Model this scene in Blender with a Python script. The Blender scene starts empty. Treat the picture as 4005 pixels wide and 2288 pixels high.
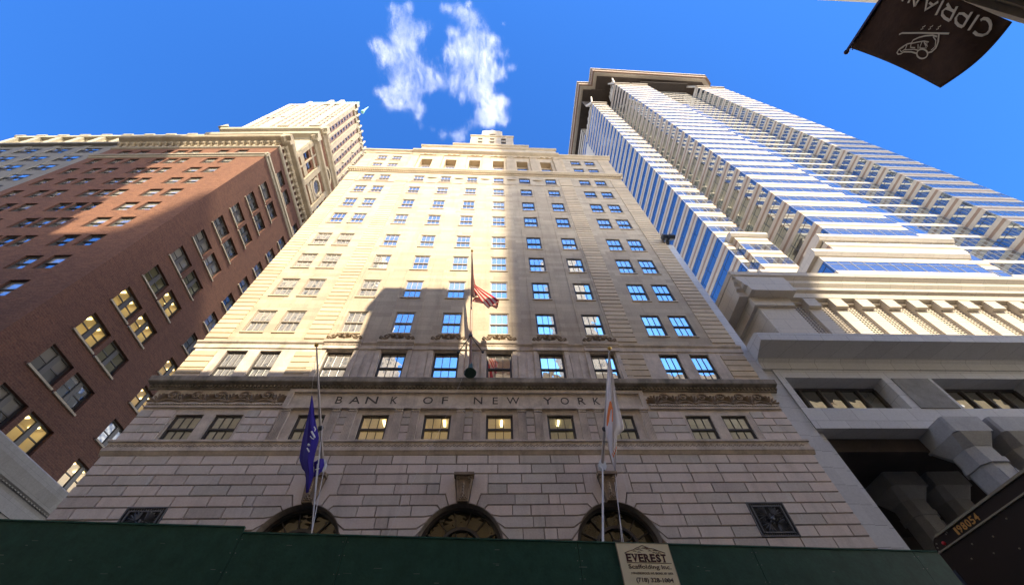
import bpy, bmesh, math, random
from math import sin, cos, pi, radians, sqrt, atan2
from mathutils import Vector, Matrix
rnd = random.Random(7)
S = bpy.context.scene
COL = S.collection

# ------------------------------------------------------------------ camera, world, sun, exposure
CAM = Vector((0, 0, 1.6))
YAW, PITCH, ROLL = radians(4.58184), radians(54.66892), radians(-2.82145)
_f = Vector((sin(YAW)*cos(PITCH), cos(YAW)*cos(PITCH), sin(PITCH)))
_r = Vector((cos(YAW), -sin(YAW), 0)); _u = _r.cross(_f)
RT = cos(ROLL)*_r + sin(ROLL)*_u; UP = -sin(ROLL)*_r + cos(ROLL)*_u; FW = _f
cam = bpy.data.cameras.new('camera'); camo = bpy.data.objects.new('camera', cam); COL.objects.link(camo)
M = Matrix.Identity(4)
for i in range(3):
    M[i][0], M[i][1], M[i][2], M[i][3] = RT[i], UP[i], -FW[i], CAM[i]
camo.matrix_world = M
cam.sensor_fit = 'HORIZONTAL'; cam.sensor_width = 36; cam.lens = 1600.209/4005*36
cam.clip_start = .05; cam.clip_end = 4000
S.camera = camo
AZ, EL = radians(14.0), radians(41.0)                       # sun: right of straight behind, 41 degrees up
SUN = Vector((sin(AZ)*cos(EL), -cos(AZ)*cos(EL), sin(EL)))
w = bpy.data.worlds.new('World'); S.world = w; w.use_nodes = True
nt = w.node_tree; bg = nt.nodes['Background']
sky = nt.nodes.new('ShaderNodeTexSky'); sky.sky_type = 'NISHITA'; sky.sun_disc = False
sky.sun_elevation = EL; sky.sun_rotation = pi - AZ; sky.altitude = 0; sky.air_density = 1.0; sky.dust_density = .5; sky.ozone_density = 3.0
gam = nt.nodes.new('ShaderNodeMix'); gam.data_type = 'RGBA'; gam.blend_type = 'MULTIPLY'; gam.inputs[0].default_value = 1
gam.inputs[7].default_value = (.12, .31, .56, 1)
nt.links.new(sky.outputs[0], gam.inputs[6]); bg.inputs[1].default_value = .15
# added bright cloud banks, unseen below the roofs, filling the shade from street ends
def wn(t, **k):
    n = nt.nodes.new(t)
    for a, v in k.items(): setattr(n, a, v)
    return n
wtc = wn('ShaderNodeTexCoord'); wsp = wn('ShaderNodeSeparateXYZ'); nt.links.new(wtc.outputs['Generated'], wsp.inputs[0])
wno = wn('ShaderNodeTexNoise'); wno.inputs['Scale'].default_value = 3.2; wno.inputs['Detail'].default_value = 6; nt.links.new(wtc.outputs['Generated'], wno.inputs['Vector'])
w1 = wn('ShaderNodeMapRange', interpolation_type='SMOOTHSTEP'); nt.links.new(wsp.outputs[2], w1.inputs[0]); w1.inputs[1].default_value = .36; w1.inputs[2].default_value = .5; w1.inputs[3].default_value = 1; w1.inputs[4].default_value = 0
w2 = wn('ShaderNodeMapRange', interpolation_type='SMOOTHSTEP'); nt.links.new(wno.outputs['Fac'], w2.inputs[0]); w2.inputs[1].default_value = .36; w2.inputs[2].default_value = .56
w4 = wn('ShaderNodeMapRange'); nt.links.new(wsp.outputs[0], w4.inputs[0]); w4.inputs[1].default_value = -1; w4.inputs[2].default_value = .3; w4.inputs[3].default_value = .3; w4.inputs[4].default_value = 1   # added fill is weaker in the west
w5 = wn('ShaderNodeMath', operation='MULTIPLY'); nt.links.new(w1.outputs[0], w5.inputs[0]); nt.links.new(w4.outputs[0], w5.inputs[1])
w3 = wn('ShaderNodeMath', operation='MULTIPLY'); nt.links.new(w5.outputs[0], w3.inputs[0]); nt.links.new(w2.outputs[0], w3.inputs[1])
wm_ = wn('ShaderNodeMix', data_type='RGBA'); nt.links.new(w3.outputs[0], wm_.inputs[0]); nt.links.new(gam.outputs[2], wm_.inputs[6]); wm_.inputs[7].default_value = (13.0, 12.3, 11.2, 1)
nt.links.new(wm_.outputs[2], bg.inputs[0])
sl = bpy.data.lights.new('sun', 'SUN'); sl.energy = 2.5; sl.angle = radians(.5); sl.color = (1, .86, .62)
so = bpy.data.objects.new('sun', sl); COL.objects.link(so); so.rotation_euler = SUN.to_track_quat('Z', 'Y').to_euler(); so.location = (20, -60, 300)
S.view_settings.view_transform = 'Standard'; S.view_settings.look = 'None'; S.view_settings.gamma = 1
S.view_settings.exposure = 2.13
S.render.engine = 'CYCLES'
S.cycles.max_bounces = 8; S.cycles.diffuse_bounces = 5; S.cycles.glossy_bounces = 3; S.cycles.transparent_max_bounces = 12
S.cycles.use_denoising = True
VS = 4005/2549
def ray(vx, vy):
    x = (vx*VS-2002.5)/1600.209; y = -(vy*VS-1144)/1600.209
    return RT*x + UP*y + FW
def onplane(vx, vy, axis, val):
    d = ray(vx, vy); t = (val-CAM[axis])/d[axis]; return CAM + d*t

# ------------------------------------------------------------------ node materials
def mat(name, col=(.5, .5, .5), rough=.7, metal=0, spec=.5):
    m = bpy.data.materials.new(name); m.use_nodes = True
    b = m.node_tree.nodes['Principled BSDF']
    b.inputs['Base Color'].default_value = (*col, 1); b.inputs['Roughness'].default_value = rough
    b.inputs['Metallic'].default_value = metal; b.inputs['Specular IOR Level'].default_value = spec
    return m
def N(m, t, **k):
    n = m.node_tree.nodes.new(t)
    for a, v in k.items(): setattr(n, a, v)
    return n
def L(m, a, b): m.node_tree.links.new(a, b)
def mixc(m, fac, a, b, mode='MIX'):
    x = N(m, 'ShaderNodeMix', data_type='RGBA', blend_type=mode)
    for sock, v in ((0, fac), (6, a), (7, b)):
        if hasattr(v, 'links'): L(m, v, x.inputs[sock])
        elif sock == 0: x.inputs[0].default_value = v
        else: x.inputs[sock].default_value = (*v, 1)
    return x.outputs[2]
def ramp(m, src, stops):
    r = N(m, 'ShaderNodeValToRGB'); e = r.color_ramp.elements
    while len(e) < len(stops): e.new(.5)
    for i, (p, c) in enumerate(stops):
        e[i].position = p; e[i].color = (*c, 1) if len(c) == 3 else c
    L(m, src, r.inputs[0]); return r.outputs[0]
def noise(m, vec, scale, detail=4, rough=.6, stretch=None):
    n = N(m, 'ShaderNodeTexNoise'); n.inputs['Scale'].default_value = scale; n.inputs['Detail'].default_value = detail; n.inputs['Roughness'].default_value = rough
    if stretch:
        mp = N(m, 'ShaderNodeMapping'); mp.inputs['Scale'].default_value = stretch; L(m, vec, mp.inputs[0]); vec = mp.outputs[0]
    L(m, vec, n.inputs['Vector']); return n.outputs['Fac']
def wallvec(m):
    """(x+y, z) in the part's own metres, so patterns lie flat on any upright face"""
    tc = N(m, 'ShaderNodeTexCoord'); sp = N(m, 'ShaderNodeSeparateXYZ'); L(m, tc.outputs['Object'], sp.inputs[0])
    ad = N(m, 'ShaderNodeMath', operation='ADD'); L(m, sp.outputs[0], ad.inputs[0]); L(m, sp.outputs[1], ad.inputs[1])
    cb = N(m, 'ShaderNodeCombineXYZ'); L(m, ad.outputs[0], cb.inputs[0]); L(m, sp.outputs[2], cb.inputs[1])
    return tc.outputs['Object'], cb.outputs[0]
def masonry(name, c1, c2, mortar, bw, bh, msize, bias=0, stain=(.25, .2, .16), stain_amt=.35, rough=.85, bump=.3, streak=.3, offset=.5, mott=.12):
    m = mat(name, c1, rough, spec=.25); ov, wv = wallvec(m)
    br = N(m, 'ShaderNodeTexBrick', offset=offset); br.inputs['Scale'].default_value = 1
    br.inputs['Brick Width'].default_value = bw; br.inputs['Row Height'].default_value = bh
    br.inputs['Mortar Size'].default_value = msize; br.inputs['Mortar Smooth'].default_value = .1; br.inputs['Bias'].default_value = bias
    br.inputs['Color1'].default_value = (*c1, 1); br.inputs['Color2'].default_value = (*c2, 1); br.inputs['Mortar'].default_value = (*mortar, 1)
    L(m, wv, br.inputs['Vector'])
    n1 = noise(m, ov, .35, 5); f = ramp(m, n1, [(.35, (0, 0, 0)), (.75, (1, 1, 1))])
    mm = N(m, 'ShaderNodeMath', operation='MULTIPLY'); L(m, f, mm.inputs[0]); mm.inputs[1].default_value = stain_amt
    c = mixc(m, mm.outputs[0], br.outputs['Color'], stain)
    n2 = noise(m, ov, 1.1, 4, .65, (1, 1, .16)); f2 = ramp(m, n2, [(.5, (0, 0, 0)), (.8, (1, 1, 1))])
    m2 = N(m, 'ShaderNodeMath', operation='MULTIPLY'); L(m, f2, m2.inputs[0]); m2.inputs[1].default_value = streak
    c = mixc(m, m2.outputs[0], c, tuple(v*.45 for v in stain))
    n3 = noise(m, ov, 9, 3); c = mixc(m, mott, c, ramp(m, n3, [(.3, (.25, .25, .25)), (.7, (.9, .9, .9))]), 'OVERLAY')
    L(m, c, m.node_tree.nodes['Principled BSDF'].inputs['Base Color'])
    bp = N(m, 'ShaderNodeBump'); bp.inputs['Strength'].default_value = bump; bp.inputs['Distance'].default_value = .02
    ad = N(m, 'ShaderNodeMath', operation='SUBTRACT'); L(m, n3, ad.inputs[0]); L(m, br.outputs['Fac'], ad.inputs[1])
    L(m, ad.outputs[0], bp.inputs['Height']); L(m, bp.outputs[0], m.node_tree.nodes['Principled BSDF'].inputs['Normal'])
    return m
def stone(name, c, var=.25, rough=.8, scale=.6, island=0, streak=.3, dark=(.12, .1, .085), islands_to=None, pale=0):
    m = mat(name, c, rough, spec=.25); ov, wv = wallvec(m)
    n1 = noise(m, ov, scale, 6, .65)
    a = tuple(v*(1-var) for v in c); b = tuple(min(1, v*(1+var*.7)) for v in c)
    col = ramp(m, n1, [(.3, a), (.7, b)])
    if island:
        g = N(m, 'ShaderNodeNewGeometry')
        col2 = ramp(m, g.outputs['Random Per Island'], [(0, tuple(v*.68 for v in c)), (.35, tuple(v*x for v, x in zip(c, (1.02, .97, .94)))), (.7, c), (1, islands_to or tuple(v*1.2 for v in c))])
        col = mixc(m, island, col, col2)
    n2 = noise(m, ov, 1.4, 4, .65, (1, 1, .13)); f2 = ramp(m, n2, [(.5, (0, 0, 0)), (.8, (1, 1, 1))])
    m2 = N(m, 'ShaderNodeMath', operation='MULTIPLY'); L(m, f2, m2.inputs[0]); m2.inputs[1].default_value = streak
    col = mixc(m, m2.outputs[0], col, dark)
    if pale:
        n4 = noise(m, ov, .9, 5, .7, (1.6, 1, .10)); f4 = ramp(m, n4, [(.60, (0, 0, 0)), (.64, (1, 1, 1)), (.70, (0, 0, 0))]); m4 = N(m, 'ShaderNodeMath', operation='MULTIPLY'); L(m, f4, m4.inputs[0]); m4.inputs[1].default_value = pale
        col = mixc(m, m4.outputs[0], col, (.75, .71, .66))
    n3 = noise(m, ov, 14, 3); col = mixc(m, .15, col, ramp(m, n3, [(.3, (.25, .25, .25)), (.7, (.85, .85, .85))]), 'OVERLAY')
    L(m, col, m.node_tree.nodes['Principled BSDF'].inputs['Base Color'])
    bp = N(m, 'ShaderNodeBump'); bp.inputs['Strength'].default_value = .25; bp.inputs['Distance'].default_value = .02
    L(m, n3, bp.inputs['Height']); L(m, bp.outputs[0], m.node_tree.nodes['Principled BSDF'].inputs['Normal'])
    return m
def glass(name, inner=(.05, .055, .06), refl=.55, tint=(.9, .95, 1), wave=.02, wscale=.7, rnd_inner=None, rough=.02, blind=(.55, .52, .44)):
    m = bpy.data.materials.new(name); m.use_nodes = True; t = m.node_tree; t.nodes.remove(t.nodes['Principled BSDF'])
    out = t.nodes['Material Output']
    d = N(m, 'ShaderNodeBsdfDiffuse'); d.inputs[0].default_value = (*inner, 1)
    if rnd_inner:
        oi = N(m, 'ShaderNodeObjectInfo'); base = ramp(m, oi.outputs['Random'], rnd_inner)
        q = N(m, 'ShaderNodeMath', operation='MULTIPLY'); q.inputs[1].default_value = 13.7; L(m, oi.outputs['Random'], q.inputs[0]); fq = N(m, 'ShaderNodeMath', operation='FRACT'); L(m, q.outputs[0], fq.inputs[0])
        th_ = N(m, 'ShaderNodeMath', operation='MULTIPLY_ADD'); L(m, fq.outputs[0], th_.inputs[0]); th_.inputs[1].default_value = 3.2; th_.inputs[2].default_value = .35
        tco = N(m, 'ShaderNodeTexCoord'); sz = N(m, 'ShaderNodeSeparateXYZ'); L(m, tco.outputs['Object'], sz.inputs[0]); gt0 = N(m, 'ShaderNodeMath', operation='GREATER_THAN'); L(m, sz.outputs[2], gt0.inputs[0]); L(m, th_.outputs[0], gt0.inputs[1])
        L(m, mixc(m, gt0.outputs[0], base, blind), d.inputs[0])
    g = N(m, 'ShaderNodeBsdfGlossy'); g.inputs['Roughness'].default_value = rough; g.inputs[0].default_value = (*tint, 1)
    tc = N(m, 'ShaderNodeTexCoord'); oi2 = N(m, 'ShaderNodeObjectInfo')
    ad = N(m, 'ShaderNodeVectorMath', operation='ADD'); L(m, tc.outputs['Object'], ad.inputs[0])
    sc = N(m, 'ShaderNodeVectorMath', operation='SCALE'); L(m, oi2.outputs['Location'], sc.inputs[0]); sc.inputs[3].default_value = 1.37
    L(m, sc.outputs[0], ad.inputs[1])
    n = noise(m, ad.outputs[0], wscale, 2, .5); bp = N(m, 'ShaderNodeBump'); bp.inputs['Strength'].default_value = 1; bp.inputs['Distance'].default_value = wave
    L(m, n, bp.inputs['Height']); L(m, bp.outputs[0], g.inputs['Normal'])
    fr = N(m, 'ShaderNodeFresnel'); fr.inputs[0].default_value = 1.5
    mr = N(m, 'ShaderNodeMapRange'); mr.inputs[1].default_value = .04; mr.inputs[2].default_value = .5; mr.inputs[3].default_value = refl; mr.inputs[4].default_value = min(1, refl+.35)
    L(m, fr.outputs[0], mr.inputs[0])
    mx = N(m, 'ShaderNodeMixShader'); L(m, mr.outputs[0], mx.inputs[0]); L(m, d.outputs[0], mx.inputs[1]); L(m, g.outputs[0], mx.inputs[2])
    L(m, mx.outputs[0], out.inputs[0]); return m
def emis(name, col, s):
    m = bpy.data.materials.new(name); m.use_nodes = True; b = m.node_tree.nodes['Principled BSDF']
    b.inputs['Base Color'].default_value = (*col, 1); b.inputs['Emission Color'].default_value = (*col, 1); b.inputs['Emission Strength'].default_value = s
    return m
def clearglass(name, refl=.25):
    m = bpy.data.materials.new(name); m.use_nodes = True; t = m.node_tree; t.nodes.remove(t.nodes['Principled BSDF'])
    a = N(m, 'ShaderNodeBsdfTransparent'); a.inputs[0].default_value = (.82, .85, .82, 1); g = N(m, 'ShaderNodeBsdfGlossy'); g.inputs[1].default_value = .02
    mx = N(m, 'ShaderNodeMixShader'); mx.inputs[0].default_value = refl; L(m, a.outputs[0], mx.inputs[1]); L(m, g.outputs[0], mx.inputs[2])
    L(m, mx.outputs[0], t.nodes['Material Output'].inputs[0]); return m

LIME = (.58, .47, .33)
m_ashlar = masonry('ashlar_limestone', (.56, .47, .34), (.42, .34, .25), (.38, .31, .23), 1.9, .42, .006, bump=.2, stain=(.36, .30, .23), stain_amt=.55, streak=.4)
m_lime = stone('limestone_trim', LIME, .15, streak=.25)
m_limeclean = stone('limestone_carved', (.54, .44, .32), .2, streak=.3)
m_block = stone('limestone_blocks', (.70, .61, .54), .22, island=.8, streak=.3, scale=1.1, pale=.35, islands_to=(.50, .46, .40))
m_groove = stone('limestone_joint', (.27, .22, .18), .2, streak=.2)
m_band = stone('limestone_course', (.62, .53, .44), .28, streak=.5, scale=1.2)
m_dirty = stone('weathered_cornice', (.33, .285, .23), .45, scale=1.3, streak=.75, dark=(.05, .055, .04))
m_carve = stone('weathered_carving', (.30, .225, .155), .35, scale=2, streak=.5)
m_letter = mat('engraved_letter_shade', (.05, .04, .033), .6)  # dark colour paints the shade of engraved letters onto raised ones
m_strip = stone('limestone_rustication', (.57, .46, .32), .12, island=.5, streak=.2)
m_frameb = mat('bronze_shaded_frame', (.075, .065, .06), .45, spec=.4)  # dark bronze; doubles as the shaded copy of the bank's sash frames
m_framel = mat('sunlit_window_frame', (.33, .28, .22), .5)  # sunlit copy of the sash frames, sun put into the colour
INN = [(0, (.26, .28, .30)), (.4, (.33, .34, .34)), (.41, (.48, .49, .44)), (.65, (.38, .38, .34)), (.66, (.26, .27, .29)), (1, (.36, .36, .35))]
m_glass = glass('window_glass', refl=.70, tint=(1, 1, 1), wave=.012, wscale=.9, rnd_inner=INN)
m_darkglass = glass('dark_window_glass', refl=.35, wave=.03)
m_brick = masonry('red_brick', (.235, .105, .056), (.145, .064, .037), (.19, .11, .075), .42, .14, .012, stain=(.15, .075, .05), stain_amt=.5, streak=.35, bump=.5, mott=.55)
m_brickb = masonry('shaded_brick', (.12, .053, .034), (.08, .036, .025), (.12, .07, .05), .42, .14, .012, stain=(.09, .045, .035), stain_amt=.5, streak=.35, bump=.5, mott=.55)  # darker copy of the red brick; shade on side wall and reveals painted in
m_sill = stone('pale_stone_sill', (.38, .33, .25), .15)
m_bframe = mat('dark_wood_frame', (.06, .055, .05), .5)
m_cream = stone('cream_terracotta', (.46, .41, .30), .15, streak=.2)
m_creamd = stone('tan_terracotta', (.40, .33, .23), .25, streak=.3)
m_grey = stone('grey_granite', (.36, .36, .36), .12, rough=.55, scale=1.5, streak=.15)
m_greyb = masonry('granite_panels', (.58, .58, .58), (.50, .50, .505), (.1, .1, .1), 1.6, .86, .008, bump=.2, stain=(.48, .47, .46), stain_amt=.3, streak=.1, rough=.5)
m_white = stone('pale_pink_stone', (.50, .44, .365), .08, streak=.08)
m_whitep = masonry('pale_stone_panels', (.54, .48, .40), (.49, .435, .36), (.25, .22, .19), 1.9, 1.0, .012, bump=.15, stain=(.5, .45, .38), stain_amt=.3, streak=.1, rough=.6, offset=.5)
m_pink = stone('brown_pink_stone', (.30, .21, .155), .1, streak=.1)
m_towerglass = glass('tower_glass', inner=(.05, .055, .06), refl=.55, tint=(.72, .80, .85), wave=.03, wscale=.25)
m_frontglass = glass('front_glass', inner=(.075, .075, .085), refl=.40, tint=(.8, .86, .88), wave=.03, wscale=.25); m_mull = mat('dark_mullion', (.03, .04, .06), .4); m_mullf = mat('silver_mullion', (.30, .30, .31), .4, .3)
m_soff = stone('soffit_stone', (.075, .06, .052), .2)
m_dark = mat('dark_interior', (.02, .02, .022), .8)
m_green = None

# ------------------------------------------------------------------ mesh builder
class MB:
    def __init__(s): s.v = []; s.f = []; s.m = []; s.cur = 0
    def quad(s, a, b, c, d):
        i = len(s.v); s.v += [a, b, c, d]; s.f.append((i, i+1, i+2, i+3)); s.m.append(s.cur)
    def poly(s, pts):
        i = len(s.v); s.v += list(pts); s.f.append(tuple(range(i, i+len(pts)))); s.m.append(s.cur)
    def box(s, x0, x1, y0, y1, z0, z1):
        i = len(s.v)
        s.v += [(x, y, z) for z in (z0, z1) for y in (y0, y1) for x in (x0, x1)]
        for q in ((0, 2, 3, 1), (4, 5, 7, 6), (0, 1, 5, 4), (2, 6, 7, 3), (0, 4, 6, 2), (1, 3, 7, 5)):
            s.f.append(tuple(i+k for k in q)); s.m.append(s.cur)
        return s
    def prism(s, pts, y0, y1):
        """outline in (x,z), anticlockwise seen from -y, pushed from y0 (front) to y1 (back)"""
        n = len(pts); i = len(s.v)
        s.v += [(p[0], y0, p[1]) for p in pts] + [(p[0], y1, p[1]) for p in pts]
        s.f.append(tuple(range(i, i+n))); s.m.append(s.cur)
        s.f.append(tuple(range(i+2*n-1, i+n-1, -1))); s.m.append(s.cur)
        for k in range(n):
            j = (k+1) % n; s.f.append((i+k, i+n+k, i+n+j, i+j)); s.m.append(s.cur)
    def chamfer(s, pts, y0, y1, inset):
        """a block with a chamfered front edge: (x,z) outline at y1 shrinking to y0"""
        c = [sum(p[0] for p in pts)/len(pts), sum(p[1] for p in pts)/len(pts)]
        q = inset_poly(pts, inset); n = len(pts); i = len(s.v)
        s.v += [(p[0], y0, p[1]) for p in q] + [(p[0], y1, p[1]) for p in pts]
        s.f.append(tuple(range(i, i+n))); s.m.append(s.cur)
        for k in range(n):
            j = (k+1) % n; s.f.append((i+k, i+n+k, i+n+j, i+j)); s.m.append(s.cur)
    def profile(s, pts, x0, x1):
        """cornice: profile in (y,z) run along x"""
        n = len(pts); i = len(s.v)
        s.v += [(x0, p[0], p[1]) for p in pts] + [(x1, p[0], p[1]) for p in pts]
        for k in range(n):
            j = (k+1) % n; s.f.append((i+k, i+n+k, i+n+j, i+j)); s.m.append(s.cur)
        s.f.append(tuple(range(i+n-1, i-1, -1))); s.m.append(s.cur); s.f.append(tuple(range(i+n, i+2*n))); s.m.append(s.cur)
    def wall(s, x0, x1, z0, z1, holes, y=0, depth=.25, reveal=None):
        xs = sorted({x0, x1, *[h[k] for h in holes for k in (0, 1) if x0 < h[k] < x1]})
        zs = sorted({z0, z1, *[h[k] for h in holes for k in (2, 3) if z0 < h[k] < z1]})
        for a, b in zip(zs, zs[1:]):
            zc = (a+b)/2; hs = [h for h in holes if h[2] < zc < h[3]]; run = None
            for c, d in zip(xs, xs[1:]):
                xc = (c+d)/2; inh = any(h[0] < xc < h[1] for h in hs)
                if inh:
                    if run is not None: s.quad((run, y, a), (c, y, a), (c, y, b), (run, y, b)); run = None
                elif run is None: run = c
            if run is not None: s.quad((run, y, a), (x1, y, a), (x1, y, b), (run, y, b))
        k = s.cur
        if reveal is not None: s.cur = reveal
        for a, b, c, d in holes:
            D = y+depth
            s.quad((a, y, c), (a, D, c), (a, D, d), (a, y, d)); s.quad((b, D, c), (b, y, c), (b, y, d), (b, D, d))
            s.quad((a, D, c), (a, y, c), (b, y, c), (b, D, c)); s.quad((a, y, d), (a, D, d), (b, D, d), (b, y, d))
        s.cur = k
    def tube(s, pts, r, n=8, caps=True):
        pts = [Vector(p) for p in pts]; rr = r if isinstance(r, (list, tuple)) else [r]*len(pts); i0 = len(s.v)
        for k, p in enumerate(pts):
            d = (pts[min(k+1, len(pts)-1)]-pts[max(k-1, 0)]).normalized()
            a = d.orthogonal().normalized() if k == 0 else (a_ - d*a_.dot(d)).normalized(); a_ = a; b = d.cross(a)
            for j in range(n):
                t = 2*pi*j/n; s.v.append(tuple(p+(a*cos(t)+b*sin(t))*rr[k]))
        for k in range(len(pts)-1):
            for j in range(n):
                q = (j+1) % n; s.f.append((i0+k*n+j, i0+k*n+q, i0+(k+1)*n+q, i0+(k+1)*n+j)); s.m.append(s.cur)
        if caps:
            s.f.append(tuple(i0+j for j in range(n-1, -1, -1))); s.m.append(s.cur)
            e = i0+(len(pts)-1)*n; s.f.append(tuple(e+j for j in range(n))); s.m.append(s.cur)
    def sphere(s, c, r, n=10, sc=(1, 1, 1)):
        i0 = len(s.v)
        for a in range(1, n):
            for b in range(n):
                t, p = pi*a/n, 2*pi*b/n; s.v.append((c[0]+r*sc[0]*sin(t)*cos(p), c[1]+r*sc[1]*sin(t)*sin(p), c[2]+r*sc[2]*cos(t)))
        s.v += [(c[0], c[1], c[2]+r*sc[2]), (c[0], c[1], c[2]-r*sc[2])]
        for a in range(n-2):
            for b in range(n):
                q = (b+1) % n; s.f.append((i0+a*n+b, i0+(a+1)*n+b, i0+(a+1)*n+q, i0+a*n+q)); s.m.append(s.cur)
        t = i0+(n-1)*n
        for b in range(n):
            q = (b+1) % n; s.f.append((t, i0+b, i0+q)); s.m.append(s.cur); s.f.append((t+1, i0+(n-2)*n+q, i0+(n-2)*n+b)); s.m.append(s.cur)
    def petal(s, x, z, ang, ln, wd, y0, y1):
        """a raised leaf lying on the wall, pointing along ang"""
        ca, sa = cos(ang), sin(ang); P = [(0, 0), (.35*ln, -wd/2), (.8*ln, -wd*.42), (ln, 0), (.8*ln, wd*.42), (.35*ln, wd/2)]
        q = [(x+a*ca-b*sa, z+a*sa+b*ca) for a, b in P]; i = len(s.v)
        s.v += [(p[0], y1, p[1]) for p in q] + [(x+.1*ln*ca, y0+.4*(y1-y0), z+.1*ln*sa), (x+.8*ln*ca, y0, z+.8*ln*sa)]
        for f in ((0, 1, 6), (1, 2, 7, 6), (2, 3, 7), (3, 4, 7), (4, 5, 6, 7), (5, 0, 6)): s.f.append(tuple(i+k for k in f)); s.m.append(s.cur)
    def build(s, name, mats, parent=None, M=None, smooth=False, me=None):
        if not isinstance(mats, (list, tuple)): mats = [mats]
        if me is None: me = s.mesh(name, mats, smooth)
        return link(name, me, parent, M)
    def mesh(s, name, mats, smooth=False):
        me = bpy.data.meshes.new(name); me.from_pydata([tuple(v) for v in s.v], [], s.f)
        for k in mats: me.materials.append(k)
        me.polygons.foreach_set('material_index', s.m)
        if smooth: me.polygons.foreach_set('use_smooth', [True]*len(me.polygons))
        me.update(); return me
def inset_poly(pts, d):
    n = len(pts); out = []
    for k in range(n):
        a, b, c = Vector(pts[k-1]), Vector(pts[k]), Vector(pts[(k+1) % n])
        e1 = (b-a).normalized(); e2 = (c-b).normalized(); n1 = Vector((-e1.y, e1.x)); n2 = Vector((-e2.y, e2.x))
        bis = n1+n2; l = bis.length
        out.append(tuple(b+(bis/l*d/max(.35, bis.dot(n1)/l) if l > 1e-6 else n1*d)))
    return out
def link(name, me, parent=None, M=None):
    o = bpy.data.objects.new(name, me); COL.objects.link(o)
    if parent is not None:
        o.parent = parent; o.matrix_local = WM(parent).inverted() @ (M if M is not None else Matrix.Identity(4))
    elif M is not None: o.matrix_world = M
    o['_w'] = [v for r in (M if M is not None else (Matrix.Identity(4) if parent is None or True else None)) for v in r]
    return o
def WM(o):
    w_ = o['_w']; return Matrix([w_[i*4:i*4+4] for i in range(4)])
def tag(o, label=None, cat=None, group=None, kind=None):
    if label: o['label'] = label
    if cat: o['category'] = cat
    if group: o['group'] = group
    if kind: o['kind'] = kind
    return o
def thing(name, label, cat, loc, group=None):
    o = link(name, None, None, Matrix.Translation(loc)); return tag(o, label, cat, group)
def fac(x, y, deg=0, z=0): return Matrix.Translation((x, y, z)) @ Matrix.Rotation(radians(deg), 4, 'Z')

# ------------------------------------------------------------------ windows
_wc = {}
def sash_window(w, h, cols, frame, gl, rows=1, fw=.075, bar=.03, split=.5, sill=None, sill_h=.08):
    """double-hung sash: mesh of frame and mesh of glass, origin at the opening's foot, y inward"""
    key = (round(w, 2), round(h, 2), cols, frame.name, gl.name, rows, split, sill.name if sill else 0)
    if key in _wc: return _wc[key]
    b = MB(); x0, x1 = -w/2, w/2
    b.box(x0, x0+fw, .02, .16, 0, h); b.box(x1-fw, x1, .02, .16, 0, h); b.box(x0+fw, x1-fw, .021, .159, h-fw, h); b.box(x0+fw, x1-fw, .021, .159, 0, fw)
    zm = h*split; b.box(x0+fw, x1-fw, .03, .13, zm-.045, zm+.045)
    iw = w-2*fw
    for (z0, z1, y) in ((fw, zm-.045, .085), (zm+.045, h-fw, .04)):
        b.box(x0+fw, x0+fw+.035, y, y+.04, z0, z1); b.box(x1-fw-.035, x1-fw, y, y+.04, z0, z1)
        for k in range(1, cols):
            x = x0+fw+iw*k/cols; b.box(x-bar/2, x+bar/2, y-.005, y+.035, z0, z1)
        for k in range(1, rows):
            z = z0+(z1-z0)*k/rows; b.box(x0+fw+.036, x1-fw-.036, y, y+.03, z-bar/2, z+bar/2)
    mats = [frame]
    if sill: mats.append(sill); b.cur = 1; b.box(x0-.05, x1+.05, -.10, .02, -sill_h-.002, .002)
    g = MB(); g.quad((x0+fw, .115, fw), (x1-fw, .115, fw), (x1-fw, .115, zm), (x0+fw, .115, zm)); g.quad((x0+fw, .07, zm), (x1-fw, .07, zm), (x1-fw, .07, h-fw), (x0+fw, .07, h-fw))
    _wc[key] = (b.mesh('window', mats), g.mesh('pane', [gl])); return _wc[key]
def put_window(spec, parent, F, x, y, z, label=None):
    o = link('window', spec[0], parent, F @ Matrix.Translation((x, y, z)))
    p = bpy.data.objects.new('pane', spec[1]); COL.objects.link(p); p.parent = o
    if label: o['label'] = label
    return o
m_room = emis('lit_room', (.7, .58, .34), .026); m_tube = emis('fluorescent_tube', (1, .82, .42), 1.6); m_clear = clearglass('clear_window_glass', .06)
m_roomdim = emis('dim_lit_room', (.45, .42, .3), .011)
def lit_room(o, w, h, tubes, dim=False, deep=1.2):
    """a shallow lit room behind a clear pane, with ceiling tubes"""
    b = MB(); b.cur = 0; x0, x1 = -w/2+.08, w/2-.08; y0, y1 = .17, .17+deep
    b.quad((x0, y1, .05), (x1, y1, .05), (x1, y1, h), (x0, y1, h)); b.quad((x0, y0, h), (x0, y1, h), (x1, y1, h), (x1, y0, h))
    b.quad((x0, y0, .05), (x0, y1, .05), (x0, y1, h), (x0, y0, h)); b.quad((x1, y1, .05), (x1, y0, .05), (x1, y0, h), (x1, y1, h)); b.quad((x0, y0, .05), (x1, y0, .05), (x1, y1, .05), (x0, y1, .05))
    r = bpy.data.objects.new('lit_room', b.mesh('lit_room', [m_roomdim if dim else m_room])); COL.objects.link(r); r.parent = o
    for (a, ln, d0) in tubes:
        t = MB(); t.box(a-.06, a+.06, y0+d0, y0+d0+ln, h-.1, h-.04)
        q = bpy.data.objects.new('ceiling_lamp', t.mesh('ceiling_lamp', [m_tube])); COL.objects.link(q); q.parent = o

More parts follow.
